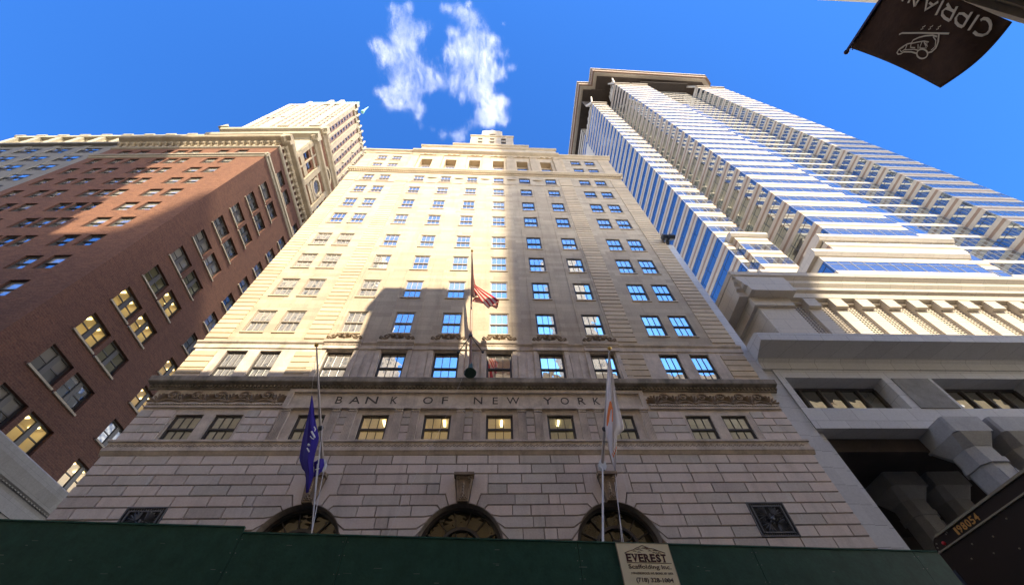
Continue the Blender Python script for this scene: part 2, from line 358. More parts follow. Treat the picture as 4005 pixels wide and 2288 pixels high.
# ================================================================== GROUND
m_asph = stone('asphalt', (.05, .05, .052), .2); m_walk = masonry('pavement_slabs', (.48, .45, .41), (.42, .40, .37), (.12, .12, .11), 1.5, 1.5, .01)
def flat(name, x0, x1, y0, y1, z, m, lab=None):
    b = MB(); b.box(x0, x1, y0, y1, z-.3, z); o = b.build(name, m); o['kind'] = 'structure'; return o
flat('ground', -900, 900, -900, 1200, -.02, m_asph)
flat('road', -200, 200, 2.6, 13.2, .0, m_asph)
p = flat('pavement', -200, 200, -1.0, 2.6, .13, m_walk); p2 = flat('pavement', -28.6, 200, 13.2, 17.4, .13, m_walk)

# ================================================================== BANK
bank = thing('bank_building', 'pale limestone bank tower with BANK OF NEW YORK carved above its main cornice', 'building', (-1, 17, 0))
F0 = fac(0, 17)
XL, XR = -17.1, 15.35
CC = [-8.85, -5.74, -2.66, .42, 3.5, 6.6]      # six middle window columns
SL = [-14.68, -12.8]; SR = [10.65, 12.55]      # the pairs at each side
ROWZ = {}                                      # row -> (foot, head)
heads = {'a': 56.2, 'b': 52.6, 'c': 49.3, 'd': 45.66, 'e': 42.1, 'f': 38.45, 'g': 34.25, 'h': 30.65, 'i': 27.0, 'j': 23.22}
for k, hz in heads.items():
    ROWZ[k] = (hz-2.14 if k not in 'ab' else hz-1.75, hz)
ROWZ['a'] = (54.55, 56.35); ROWZ['b'] = (51.7, 53.4); ROWZ['c'] = (47.35, 49.2); ROWZ['d'] = (43.75, 45.65)
ROWZ['k'] = (17.07, 19.42); ROWZ['l'] = (13.36, 14.92)
WW = 1.3
# --- main shaft wall with real openings
holes = []
for r in 'abcdefghij':
    z0, z1 = ROWZ[r]
    for x in (SL+SR) if r in 'ab' else (SL+CC+SR): holes.append((x-WW/2, x+WW/2, z0, z1))
b = MB(); b.wall(XL, XR, 20.3, 50.0, [h for h in holes if h[3] < 50], 0, .3, 0)
b.wall(XL, -11.0, 50.0, 57.9, [h for h in holes if h[2] > 50 and h[1] < 0], 0, .3); b.wall(8.6, XR, 50.0, 57.9, [h for h in holes if h[2] > 50 and h[0] > 0], 0, .3)
b.quad((XL, 14, 0), (XL, 0, 0), (XL, 0, 57.9), (XL, 14, 57.9)); b.quad((XR, 0, 0), (XR, 14, 0), (XR, 14, 57.9), (XR, 0, 57.9))
b.quad((XL, 0, 57.9), (XR, 0, 57.9), (XR, 14, 57.9), (XL, 14, 57.9)); b.quad((XR, 14, 0), (XL, 14, 0), (XL, 14, 57.9), (XR, 14, 57.9))
b.build('wall', m_ashlar, bank, F0)
# thin lesenes framing the middle window columns
b = MB()
for x in CC:
    for s_ in (-1, 1): b.box(x+s_*.92-.07, x+s_*.92+.07, -.035, .0, 20.5, 46.9)
for z in (46.95,): b.box(XL, XR, -.05, 0, z-.06, z+.06)
b.build('lesene', m_ashlar, bank, F0)
# rusticated strips
def rust(x0, x1, z0, z1, h=.44, split=None):
    b = MB(); z = z0; k = 0
    while z+h <= z1+.01:
        xs = [x0, x1]
        if split and (x1-x0) > 1.3: xs = [x0, x0+(x1-x0)*(split if k % 2 else 1-split), x1]
        for a, c in zip(xs, xs[1:]):
            g0 = .0 if a == x0 else .02; g1 = .0 if c == x1 else .02
            b.chamfer([(a+g0, z+.03), (c-g1, z+.03), (c-g1, z+h-.03), (a+g0, z+h-.03)], -.06, 0, .012)
        z += h; k += 1
    return b
for (x0, x1) in ((XL, -15.75), (-11.35, -9.98), (7.6, 9.05), (13.85, XR)):
    rust(x0, x1, 20.45, 46.85).build('rusticated_strip', m_strip, bank, F0)
    rust(x0, x1, 47.1, 49.7).build('rusticated_strip', m_strip, bank, F0)
    rust(x0, x1, 51.4, 57.2).build('rusticated_strip', m_strip, bank, F0)
    rust(x0, x1, 17.15, 19.4).build('rusticated_strip', m_strip, bank, F0)
# --- floor k (tall windows over the main cornice)
hk = [(x-.73 if x in CC else x-.6, x+.73 if x in CC else x+.6, *ROWZ['k']) for x in SL+CC+SR]
b = MB(); b.wall(XL, XR, 16.4, 20.3, hk, 0, .38)
b.build('wall', m_band, bank, F0)
b = MB()                                                  # string course with dentils and window hoods
b.profile([(0, 19.55), (-.06, 19.6), (-.07, 19.9), (-.16, 20.0), (-.18, 20.1), (0, 20.16)], XL-.15, XR+.1)
for x in CC:
    b.profile([(-.19, 19.86), (-.30, 19.96), (-.34, 20.12), (-.19, 20.2)], x-1.1, x+1.1); b.box(x-1.05, x+1.05, -.19, 0, 19.5, 20.14)
    for k in range(24): b.box(x-1.02+k*.087, x-.97+k*.087, -.25, -.19, 19.78, 19.85)
    for s_ in (-1, 1): b.box(x+s_*.92-.12, x+s_*.92+.12, -.1, 0, 17.06, 19.5); b.box(x+s_*1.28-.17, x+s_*1.28+.17, -.04, 0, 17.3, 19.3)
b.build('string_course', m_band, bank, F0)
for x in CC:                                              # shell crest over each hood
    b = MB()
    for k in range(9): b.petal(x, 20.34, radians(10+k*20), .42, .13, -.42, -.24)
    b.sphere((x, -.34, 20.32), .11, 8)
    for s_ in (-1, 1):
        pts = [(x+s_*(.25+.75*t), -.34-.04*sin(9*t), 20.27+.1*sin(t*8)+.13*(1-t)) for t in [i/12 for i in range(13)]]
        b.tube(pts, [.085-.045*i/12 for i in range(13)], 6)
        b.tube([(x+s_*(.64+.11*cos(a)), -.36, 20.38+.1*sin(a)) for a in [i*.6 for i in range(10)]], .04, 6)
        b.petal(x+s_*.5, 20.28, radians(90-s_*60), .3, .13, -.4, -.24); b.petal(x+s_*.85, 20.26, radians(90-s_*70), .24, .11, -.38, -.24)
    b.build('shell_crest', m_carve, bank, F0)
# --- main cornice
b = MB(); xa, xb = -17.65, 15.75
b.profile([(0, 16.42), (-.12, 16.45), (-.15, 16.62), (-.4, 16.68), (-.45, 16.72), (-.47, 17.0), (-.4, 17.08), (.2, 17.12)], xa, xb)
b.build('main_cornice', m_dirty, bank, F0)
b = MB()
x = xa+.1
while x < xb-.1: b.box(x, x+.1, -.24, -.02, 16.5, 16.61); x += .2
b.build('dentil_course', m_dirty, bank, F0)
# --- frieze: name panel in the middle, carved honeysuckle at the sides
b = MB(); b.box(XL-.02, XR+.02, -.03, 0, 15.25, 16.42)
b.cur = 0; b.box(-10.45, 8.15, -.16, -.03, 16.24, 16.42); b.box(-10.45, 8.15, -.16, -.03, 15.22, 15.36); b.box(-10.45, -10.2, -.158, -.03, 15.36, 16.24); b.box(7.9, 8.15, -.158, -.03, 15.36, 16.24)
b.build('frieze', m_band, bank, F0)
def frieze_side(x0, x1):
    b = MB(); n = round((x1-x0)/1.12); st = (x1-x0)/n
    for k in range(n+1):
        x = x0+.02+k*st*.998
        for j in range(9): b.petal(x, 15.62, radians(8+j*20.5), .6, .12, -.16, -.03)
        b.sphere((x, -.1, 15.62), .1, 6)
        if k < n:
            xm = x+st/2
            b.tube([(xm+(.30-.017*i)*cos(i*.55), -.12, 16.0+(.26-.014*i)*sin(i*.55)) for i in range(15)], .06, 6)
            b.tube([(x+.1+(st-.2)*t, -.1, 15.6+.14*sin(pi*t)) for t in [i/8 for i in range(9)]], .07, 6)
            b.sphere((xm, -.12, 16.02), .1, 6); b.box(xm-.25, xm+.25, -.1, -.03, 15.58, 15.68)
    b.build('carved_frieze', m_carve, bank, F0)
    b = MB(); b.box(x0-.4, x1+.4, -.12, -.03, 15.5, 15.56); b.box(x0-.4, x1+.4, -.10, -.031, 15.28, 15.40)
    x = x0-.3
    while x < x1+.3: b.sphere((x, -.12, 15.455), .045, 6, (1.3, 1, .8)); x += .13
    b.build('bead_course', m_band, bank, F0)
frieze_side(-16.7, -10.9); frieze_side(8.7, 14.9)
# letters
def text_mesh(ch, h, extr, off=0, shear=0):
    cu = bpy.data.curves.new('t', 'FONT'); cu.body = ch; cu.size = 1; cu.extrude = 0; cu.offset = off; cu.resolution_u = 3
    o = bpy.data.objects.new('t', cu); COL.objects.link(o); dg = bpy.context.evaluated_depsgraph_get(); me = bpy.data.meshes.new_from_object(o.evaluated_get(dg))
    vs = [v.co.copy() for v in me.vertices]; fs = [tuple(p.vertices) for p in me.polygons]
    bpy.data.objects.remove(o); bpy.data.curves.remove(cu); bpy.data.meshes.remove(me); return vs, fs
def put_text(b, ch, x0, x1, z0, z1, y, thick=.02, off=0, mapf=None):
    """glyphs stretched to fill x0..x1, z0..z1 on the wall plane y, raised by thick"""
    vs, fs = text_mesh(ch, 1, 0, off)
    if not vs: return
    ax, bx = min(v.x for v in vs), max(v.x for v in vs); az_, bz = min(v.y for v in vs), max(v.y for v in vs)
    q = [(x0+(v.x-ax)/max(bx-ax, 1e-6)*(x1-x0), z0+(v.y-az_)/max(bz-az_, 1e-6)*(z1-z0)) for v in vs]
    i = len(b.v); n = len(q)
    mapf = mapf or (lambda u, v_, d: (u, y-d, v_))
    b.v += [mapf(p[0], p[1], thick) for p in q] + [mapf(p[0], p[1], 0) for p in q]
    ed = {}
    for f in fs:
        b.f.append(tuple(i+k for k in f)); b.m.append(b.cur)
        for k in range(len(f)):
            e = (f[k], f[(k+1) % len(f)]); ed[e] = ed.get(e, 0)+1
    for (a, c) in ed:
        if (c, a) not in ed: b.f.append((i+a, i+n+a, i+n+c, i+c)); b.m.append(b.cur)
NAME = [('B', -7.96, -7.64), ('A', -7.26, -6.72), ('N', -6.45, -5.85), ('K', -5.17, -4.85), ('O', -3.53, -3.03), ('F', -2.56, -2.25), ('N', -.91, -.47), ('E', .07, .34), ('W', .8, 1.47), ('Y', 2.72, 3.2), ('O', 3.64, 4.08), ('R', 4.57, 4.95), ('K', 5.38, 5.72)]
for ch, a, c in NAME: b = MB(); put_text(b, ch, a, c, 15.58, 16.03, -.032, .012); b.build('letter', m_letter, bank, F0)
# --- floor l (square windows, fluted pilasters)
hl = [(x-.67, x+.67, *ROWZ['l']) for x in SL+CC+SR]
b = MB(); b.wall(XL, XR, 13.3, 15.25, hl, 0, .34); b.build('wall', m_band, bank, F0)
def block_rows(b, x0, x1, z0, z1, h, bw, seed, ph=0, y0=-.055):
    r_ = random.Random(seed); z = z0; k = ph
    n = max(1, round((z1-z0)/h)); h = (z1-z0)/n
    for j in range(n):
        x = x0; first = True
        while x < x1-.02:
            wd = bw*(.55 if (first and (j+ph) % 2) else 1)*r_.uniform(.93, 1.07); first = False
            xe = x1 if x+wd > x1-.35 else x+wd
            a, c, e, f_ = x+(.018 if x > x0 else 0), xe-(.018 if xe < x1 else 0), z+.022, z+h-.022
            b.chamfer([(a, e), (c, e), (c, f_), (a, f_)], y0, 0, .012); x = xe
        z += h
for (x0, x1, sd) in ((XL, -15.45, 1), (-12.0, -10.45, 2), (8.0, 9.85, 3), (13.5, XR, 4)): b = MB(); block_rows(b, x0, x1, 13.42, 15.15, .43, 1.1, sd); b.build('stone_blocks', m_block, bank, F0)
for k in range(5):
    xm = (CC[k]+CC[k+1])/2; b = MB(); block_rows(b, xm-.2, xm+.2, 13.42, 15.15, .43, 3, 5+k); b.build('stone_blocks', m_block, bank, F0)
def pilaster(b, x, w_, z0, z1, y=-.14, flutes=5, cap=.2):
    b.box(x-w_/2, x+w_/2, y+.03, 0, z0, z1-cap)
    for k in range(flutes+1):
        xx = x-w_/2+k*w_/flutes; b.box(max(xx-.018, x-w_/2), min(xx+.018, x+w_/2), y, y+.03, z0+.08, z1-cap-.06)
    b.box(x-w_/2-.02, x+w_/2+.02, y-.02, 0, z1-cap, z1-cap+.03); b.box(x-w_/2-.03, x+w_/2+.03, y-.05, 0, z1-.06, z1)
    b.box(x-w_/2, x+w_/2, y+.01, 0, z1-cap+.03, z1-.06)
    for k in range(4): b.petal(x-w_/2+w_*(k+.5)/4, z1-cap+.04, pi/2, cap*.55, w_*.22, y-.03, y+.01)
xs_p = [-10.12]+[v for k in range(5) for v in ((CC[k]+CC[k+1])/2-.41, (CC[k]+CC[k+1])/2+.41)]+[7.85]
for x in xs_p:
    b = MB(); pilaster(b, x, .38, 13.36, 15.22); b.build('pilaster', m_band, bank, F0)
# --- wave band
b = MB(); b.box(XL-.12, XR+.12, -.1, 0, 12.98, 13.36); b.box(XL-.18, XR+.18, -.17, 0, 13.3, 13.4); b.profile([(0, 12.66), (-.05, 12.68), (-.12, 12.8), (-.16, 12.84), (-.16, 12.98), (0, 12.99)], XL-.15, XR+.15)
b.build('wave_course', m_band, bank, F0)
b = MB(); x = XL+.1
while x < XR-.1:
    b.tube([(x+(.085-.0065*i)*cos(-i*.6), -.105, 13.15+(.085-.0065*i)*sin(-i*.6)) for i in range(11)]+[], .014, 5)
    b.tube([(x-.085+.0, -.105, 13.14), (x-.14, -.105, 13.07), (x-.2, -.105, 13.06)], .014, 5); x += .30
b.build('wave_scroll', m_groove, bank, F0)
# --- base: rusticated blocks and arches
AX = [-7.4, -1.12, 5.13]; AR = 1.66; AZc = 8.78
n_row = 10; zb = [8.72-.455*3+.4545*k for k in range(n_row+2)]            # courses up to 12.66
zb = [12.66-.4595*k for k in range(12)][::-1]
b = MB(); b.cur = 0
def arch_wall(b):
    xs = [XL]+[v for c in AX for v in (c-AR, c+AR)]+[XR]
    for k in range(0, len(xs), 2): b.quad((xs[k], 0, 0), (xs[k+1], 0, 0), (xs[k+1], 0, 12.66), (xs[k], 0, 12.66))
    for c in AX:
        n = 24; P = [(c+AR*cos(pi*i/n), AZc+AR*sin(pi*i/n)) for i in range(n+1)]
        for p_, q in zip(P, P[1:]):
            b.quad((q[0], 0, q[1]), (p_[0], 0, p_[1]), (p_[0], 0, 12.66), (q[0], 0, 12.66))
            b.quad((p_[0], -.06, p_[1]), (p_[0], .7, p_[1]), (q[0], .7, q[1]), (q[0], -.06, q[1]))
        for s_ in (-1, 1): b.quad((c+s_*AR, 0, 0), (c+s_*AR, .7, 0), (c+s_*AR, .7, AZc), (c+s_*AR, 0, AZc))
b.cur = 0; arch_wall(b); b.build('base_wall', m_groove, bank, F0)
b = MB()
GR = [(-14.35, -12.78), (10.88, 12.48)]
def kinks(c, s_):
    """radial joints: angle, point where each joint turns level, its course height"""
    out = []
    for k, z in enumerate(zb):
        if z < 8.3: continue
        t = (z-8.3)/(11.1-8.3)
        if z > 11.0: break
        a = radians(2+62*((z-8.3)/(10.6-8.3))**1.0)
        pa = (c+s_*(AR+.0)*cos(a), AZc+AR*sin(a))
        xo = c+s_*(AR*cos(a)+max(.15, (z-pa[1])/max(math.tan(a), .25))) if z > pa[1] else c+s_*(AR*cos(a)+.35)
        out.append((a, pa, (xo, z)))
    return out
VO = []
gp = .02
for c in AX:
    for s_ in (-1, 1):
        K = kinks(c, s_)
        for k in range(len(K)-1):
            a0, p0, q0 = K[k]; a1, p1, q1 = K[k+1]
            arc = [(c+s_*AR*cos(a0+(a1-a0)*t/4), AZc+AR*sin(a0+(a1-a0)*t/4)) for t in range(5)]
            xo = max(abs(q0[0]-c), abs(q1[0]-c))+(.55 if k % 2 else 1.15); xo = c+s_*xo
            poly = [p0, q0, (xo, q0[1]), (xo, q1[1]), q1]+arc[::-1][:-1]
            if s_ < 0: poly = poly[::-1]
            b.chamfer(inset_poly(poly, gp), -.06, 0, .012); VO.append((c, s_, k, min(q0[1], q1[1]), xo))
        a1, p1, q1 = K[-1]                                  # the stone beside the keystone
        kt = 11.6; arc = [(c+s_*AR*cos(a1+(pi/2-.14-a1)*t/4), AZc+AR*sin(a1+(pi/2-.14-a1)*t/4)) for t in range(5)]
        zt = [z for z in zb if z > q1[1]+.1][0]; zt2 = [z for z in zb if z > q1[1]+.1][min(1, len([z for z in zb if z > q1[1]+.1])-1)]
        poly = [p1, q1, (c+s_*(abs(q1[0]-c)+.3), q1[1]), (c+s_*(abs(q1[0]-c)+.3), zt2), (c+s_*.4, zt2), arc[-1]]+arc[::-1][1:-1]
        if s_ < 0: poly = poly[::-1]
        b.chamfer(inset_poly(poly, gp), -.06, 0, .012)
        for z in zb: VO.append((c, s_, 99, z, c+s_*(abs(q1[0]-c)+.3))) if q1[1]-.01 <= z < zt2-.01 else None
for j in range(len(zb)-1):
    z0, z1 = zb[j], zb[j+1]
    if z1 < 8.0: continue
    cuts = []
    for c in AX:
        le = [v[4] for v in VO if v[0] == c and v[1] < 0 and abs(v[3]-z0) < .05]; ri = [v[4] for v in VO if v[0] == c and v[1] > 0 and abs(v[3]-z0) < .05]
        if le and ri: cuts.append((le[0], ri[0]))
        elif z0 < 8.4: cuts.append((c-AR-.3, c+AR+.3))
        elif z0 < 11.55: cuts.append((c-.42, c+.42))
    for g in GR:
        if z0 > 8.9 and z1 < 10.6: cuts.append(g)
    cuts.sort(); x = XL
    for k, (a, e) in enumerate(cuts+[(XR, XR)]):
        if a-x > .15: block_rows(b, x, a, z0, z1, 9, 1.42, 100+j*7+k, j % 2, -.06)
        x = e
b.build('rusticated_blocks', m_block, bank, F0)
for c in AX:                                               # scrolled keystone
    b = MB(); b.prism([(c-.21, 10.42), (c+.21, 10.42), (c+.36, 11.5), (c-.36, 11.5)], -.26, 0)
    b.box(c-.43, c+.43, -.42, 0, 11.5, 11.62)
    for s_ in (-1, 1):
        b.tube([(c+s_*.24+(.1-.011*i)*cos(i*.8)*s_, -.33, 11.38+(.1-.011*i)*sin(i*.8)) for i in range(9)], .032, 6)
        b.tube([(c+s_*(.30-.02*i), -.3+.01*i, 11.3-.085*i) for i in range(11)], .03, 6)
        b.tube([(c+s_*.1+(.07-.007*i)*cos(i*.8), -.3, 10.52+(.07-.007*i)*sin(i*.8)) for i in range(9)], .025, 6)
    for k in range(5): b.petal(c, 10.75+.13*k, radians(-90), .22, .2-.01*k, -.36, -.25); b.petal(c, 10.62, radians(150+k*(-30)), .13, .06, -.34, -.25)
    b.box(c-.12, c+.12, -.29, -.25, 10.5, 11.3)
    b.build('keystone', m_carve, bank, F0)
    b = MB()                                               # arched window frame
    def ring(r0, r1, y0, y1, n=28):
        for i in range(n):
            a, e = pi*i/n, pi*(i+1)/n
            P = [(c+r*cos(t), AZc+r*sin(t)) for r, t in ((r0, a), (r1, a), (r1, e), (r0, e))]; b.prism(P, y0, y1)
    ring(AR-.12, AR-.0, .3, .55); ring(.78, .9, .32, .5); ring(.3, .36, .36, .48)
    for k in range(1, 7):
        a = pi*k/7; d = Vector((cos(a), sin(a))); q = Vector((-d.y, d.x))*.02; P = [Vector((c, AZc))+d*r for r in (.9, AR-.12)]
        b.prism([tuple(P[0]-q), tuple(P[1]-q), tuple(P[1]+q), tuple(P[0]+q)], .4, .46)
    for k in range(1, 5):
        a = pi*k/5; d = Vector((cos(a), sin(a))); q = Vector((-d.y, d.x))*.015; P = [Vector((c, AZc))+d*r for r in (.36, .78)]
        b.prism([tuple(P[0]-q), tuple(P[1]-q), tuple(P[1]+q), tuple(P[0]+q)], .4, .46)
    b.box(c-AR, c+AR, .3, .5, AZc-.12, AZc); b.box(c-.06, c+.06, .35, .5, 3, AZc-.12)
    aw = b.build('arched_window', m_frameb, bank, F0)
    g = MB(); n = 24; g.poly([(c-AR, .47, 2)]+[(c+AR, .47, 2)]+[(c+AR*cos(pi*i/n), .47, AZc+AR*sin(pi*i/n)) for i in range(n+1)])
    g.build('pane', glass('arched_glass', inner=(.04, .035, .02), refl=.10, wave=.12, wscale=1.8, tint=(1, .9, .7)) if c == AX[0] else bpy.data.materials['arched_glass'], aw, F0)
m_grille = mat('bronze_grille', (.13, .13, .135), .5, .3)
for (x0, x1) in GR:
    b = MB(); z0, z1 = 9.0, 10.38; b.cur = 1; b.box(x0, x1, -.02, .02, z0, z1); b.cur = 0
    for r in (0, .14):
        b.box(x0+r, x0+r+.05, -.08, .12, z0+r, z1-r); b.box(x1-r-.05, x1-r, -.08, .12, z0+r, z1-r); b.box(x0+r+.07, x1-r-.07, -.079, .12, z0+r, z0+r+.05); b.box(x0+r+.07, x1-r-.07, -.079, .12, z1-r-.05, z1-r)
    for k in range(16):
        t = (k+.5)/16; b.box(x0+.05+(x1-x0-.1)*t-.012, x0+.05+(x1-x0-.1)*t+.012, -.05, -.02, z0+.05, z0+.16); b.box(x0+.05+(x1-x0-.1)*t-.012, x0+.05+(x1-x0-.1)*t+.012, -.05, -.02, z1-.16, z1-.05)
    cx, cz = (x0+x1)/2, (z0+z1)/2
    for sx in (-1, 1):
        for sz in (-1, 1):
            ox, oz = cx+sx*.16, cz+sz*.15; base = atan2(sz*.75, sx)
            for k in range(7): b.petal(ox, oz, base+radians(-60+20*k), .42, .09, -.1, -.02)
            b.tube([(cx+sx*.4+(.1-.009*i)*cos(i*.7), -.05, cz+(.1-.009*i)*sin(i*.7)*sz) for i in range(9)], .018, 5)
    for k in range(8): b.petal(cx, cz, k*pi/4, .24, .08, -.1, -.02)
    b.sphere((cx, -.06, cz), .08, 8)
    b.build('bronze_grille', [m_grille, m_dark], bank, F0)
b = MB()
for (x0, x1) in GR: b.box(x0-.5, x1+.5, -.061, 0, 10.4, zb[-5]-.02 if False else 10.79)
# --- windows of the bank
spec_small = sash_window(WW, 2.14, 3, m_framel, m_glass, split=.5, sill=m_lime, sill_h=.1)
spec_dark = sash_window(WW, 2.14, 3, m_frameb, m_glass, split=.5, sill=m_lime, sill_h=.1)
def sp(w_, h, fr): return sash_window(w_, h, 3, fr, m_glass, split=.5, sill=m_lime, sill_h=.1)
nwin = 0; rest_f = MB(); rest_g = MB()
order = []
for r in 'lkjihgfedcba':
    z0, z1 = ROWZ[r]
    for x in (SL+SR) if r in 'ab' else (SL+CC+SR): order.append((r, x, z0, z1))
m_glass_l = clearglass('lower_floor_glass', .4)
for r, x, z0, z1 in order:
    wd = 1.34 if r == 'l' else (1.46 if x in CC else 1.2) if r == 'k' else WW
    dark = r in 'kl' or x > 1.5  # windows in shadow take darker frames: shade painted into the colour
    if nwin < 98:
        fr = m_frameb if dark else m_framel
        if r == 'l':
            spc = sash_window(wd, z1-z0, 3, fr, m_glass_l, split=.5); o = put_window(spc, bank, F0, x, .07, z0)
            lit = {CC[1]: (.36, .5, .1), CC[2]: (.3, .5, .1), CC[3]: (.12, .5, .1), CC[4]: (-.05, .45, .1)}.get(x)
            lit_room(o, wd, z1-z0, [lit] if lit else [], dim=not lit or x == CC[4])
        else:
            o = put_window(sp(wd, z1-z0, fr), bank, F0, x, .03 if r != 'k' else .1, z0)
        nwin += 1
    else:
        f_, g_ = sp(wd, z1-z0, m_frameb if dark else m_framel)
        for me_, mb_ in ((f_, rest_f), (g_, rest_g)):
            i = len(mb_.v); mb_.v += [(v.co.x+x, v.co.y+.03, v.co.z+z0) for v in me_.vertices]
            for p_ in me_.polygons: mb_.f.append(tuple(i+k for k in p_.vertices)); mb_.m.append(p_.material_index+(0 if not dark or me_ is g_ else 2) if me_ is f_ else 0)
rf = rest_f.build('upper_windows', [m_framel, m_lime, m_frameb, m_lime], bank, F0); rf['kind'] = 'stuff'
rg = rest_g.build('upper_panes', m_glass, bank, F0); rg['kind'] = 'stuff'
# --- upper cornice, colonnade, roof cornice
b = MB(); b.profile([(0, 49.95), (-.1, 50.0), (-.14, 50.25), (-.3, 50.4), (-.42, 50.55), (-.44, 50.8), (0, 50.95)], XL-.4, XR+.3)
x = XL-.2
while x < XR+.1: b.box(x, x+.13, -.3, -.1, 50.15, 50.38); x += .26
b.build('dentil_cornice', m_lime, bank, F0)
b = MB()                                                   # recessed colonnade: piers, deep bays
cx0, cx1 = -11.0, 8.6; bayw = 1.5
hc = [(x-.72, x+.72, 51.0, 55.5) for x in CC]
b.wall(cx0, cx1, 50.0, 57.9, hc, .0, .75)
for x in CC:
    b.quad((x-.75, .74, 51), (x+.75, .74, 51), (x+.75, .74, 55.5), (x-.75, .74, 55.5))
    b.box(x-.72, x+.72, .2, .73, 51.0, 52.1)
b.build('colonnade', m_lime, bank, F0)
for k, x in enumerate(CC):
    f_ = sash_window(1.3, 1.9, 3, m_frameb if x > 1.5 else m_framel, m_glass); i = link('colonnade_window', f_[0], bank, F0 @ Matrix.Translation((x, .42, 52.12))); j = bpy.data.objects.new('pane', f_[1]); COL.objects.link(j); j.parent = i  # frame colour turns dark past the shadow edge, painted shade
b = MB()
for k in range(5): pilaster(b, (CC[k]+CC[k+1])/2, 1.0, 51.0, 56.4, -.3, 7, .5)
for x in (-10.35, 8.1): pilaster(b, x, .9, 51.0, 56.4, -.3, 6, .5)
b.build('pilaster_row', m_lime, bank, F0)
b = MB(); b.profile([(0, 56.9), (-.15, 56.95), (-.2, 57.3), (-.45, 57.5), (-.6, 57.65), (-.62, 57.9), (.4, 58.0)], -11.0, 8.6)
b.profile([(0, 57.2), (-.1, 57.25), (-.2, 57.5), (-.4, 57.7), (-.42, 57.92), (.4, 57.98)], XL-.3, -11.0); b.profile([(0, 57.2), (-.1, 57.25), (-.2, 57.5), (-.4, 57.7), (-.42, 57.92), (.4, 57.98)], 8.6, XR+.3)
for k in range(6):
    for d in (-.35, .35, 1.1): b.tube([(CC[k]+d+.22*t, -.25-.06*(1-t*t), 56.72-.1*(1-t*t)) for t in (-1, -.5, 0, .5, 1)], .05, 6)
b.build('roof_cornice', m_lime, bank, F0)
b = MB()
for k in range(5):
    x = (CC[k]+CC[k+1])/2; b.tube([(x+.55*t, -.03-.04*(1-t*t), 48.6-.16*(1-t*t)) for t in (-1, -.7, -.35, 0, .35, .7, 1)], [.03, .06, .09, .1, .09, .06, .03], 6)
b.build('swag', m_lime, bank, F0)
for x in (XL+.6, -11.6, 9.2, XR-.9):
    b = MB(); b.sphere((x, .2, 58.0), .42, 8, (1, .6, .9)); b.box(x-.55, x+.55, -.1, .5, 57.95, 58.15); b.build('roof_urn', m_limeclean, bank, F0)
# setback tiers
def tier(x0, x1, y, z0, z1, dp, wins, hw, wz, cor=.25):
    k = y/17.0
    X0, X1, Z1 = x0*k, x1*k, 1.6+(z1-1.6)*k; Y = y-17
    hs = [((x-hw)*k, (x+hw)*k, 1.6+(a-1.6)*k, 1.6+(c-1.6)*k) for x, a, c in wins]
    b = MB(); b.wall(X0, X1, z0, Z1, hs, Y, .3); b.quad((X0, Y+dp, z0), (X0, Y, z0), (X0, Y, Z1), (X0, Y+dp, Z1)); b.quad((X1, Y, z0), (X1, Y+dp, z0), (X1, Y+dp, Z1), (X1, Y, Z1)); b.quad((X0, Y, Z1), (X1, Y, Z1), (X1, Y+dp, Z1), (X0, Y+dp, Z1))
    b.build('setback_tier', m_ashlar, bank, F0)
    b = MB(); b.profile([(Y, Z1-.35), (Y-.1, Z1-.3), (Y-cor, Z1-.1), (Y-cor, Z1+.06), (Y+.3, Z1+.1)], X0-cor*.7, X1+cor*.7)
    b.build('tier_cornice', m_lime, bank, F0)
    for h in hs:
        f_ = sash_window(round(h[1]-h[0], 2), round(h[3]-h[2], 2), 4, m_frameb if h[0] > 1 else m_framel, m_glass); i = link('tier_window', f_[0], bank, F0 @ Matrix.Translation(((h[0]+h[1])/2, Y+.12, h[2]))); j = bpy.data.objects.new('pane', f_[1]); COL.objects.link(j); j.parent = i  # frames on the shadow side are painted darker
tier(-10.3, 8.55, 18.6, 57.9, 61.2, 11, [(-8.4, 58.25, 59.5), (-5.75, 58.25, 59.5), (-2.65, 58.35, 59.55), (.45, 58.4, 59.6), (3.55, 58.5, 59.7), (6.7, 58.6, 59.8)], .62, 0)
tier(-6.0, 4.7, 20.2, 62, 62.55, 9, [], .5, 0)
tier(-3.75, 2.68, 21.6, 62, 67.4, 7, [(x, a, c) for x in (-2.3, -.55, 1.2) for a, c in ((63.55, 64.75), (65.35, 66.4))], .36, 0)
k = 22.6/17
b = MB(); b.prism([(-2.2*k, 70), (1.1*k, 70), (1.05*k, 1.6+68.9*k), (.6*k, 1.6+69.35*k), (.1*k, 1.6+69.35*k), (-.5*k, 1.6+69.8*k), (-1.1*k, 1.6+69.35*k), (-1.7*k, 1.6+69.35*k), (-2.15*k, 1.6+68.9*k)], 5.6, 10)
b.box(-1.1*k, .1*k, 5.45, 5.6, 1.6+66.9*k, 1.6+67.2*k)
b.build('penthouse', m_lime, bank, F0)
b = MB(); b.prism([(-.95*k, 1.6+66.2*k), (-.05*k, 1.6+66.2*k), (-.05*k, 1.6+67.2*k), (-.25*k, 1.6+67.75*k), (-.75*k, 1.6+67.75*k), (-.95*k, 1.6+67.2*k)], 5.57, 5.6); b.build('penthouse_window', m_darkglass, bank, F0)

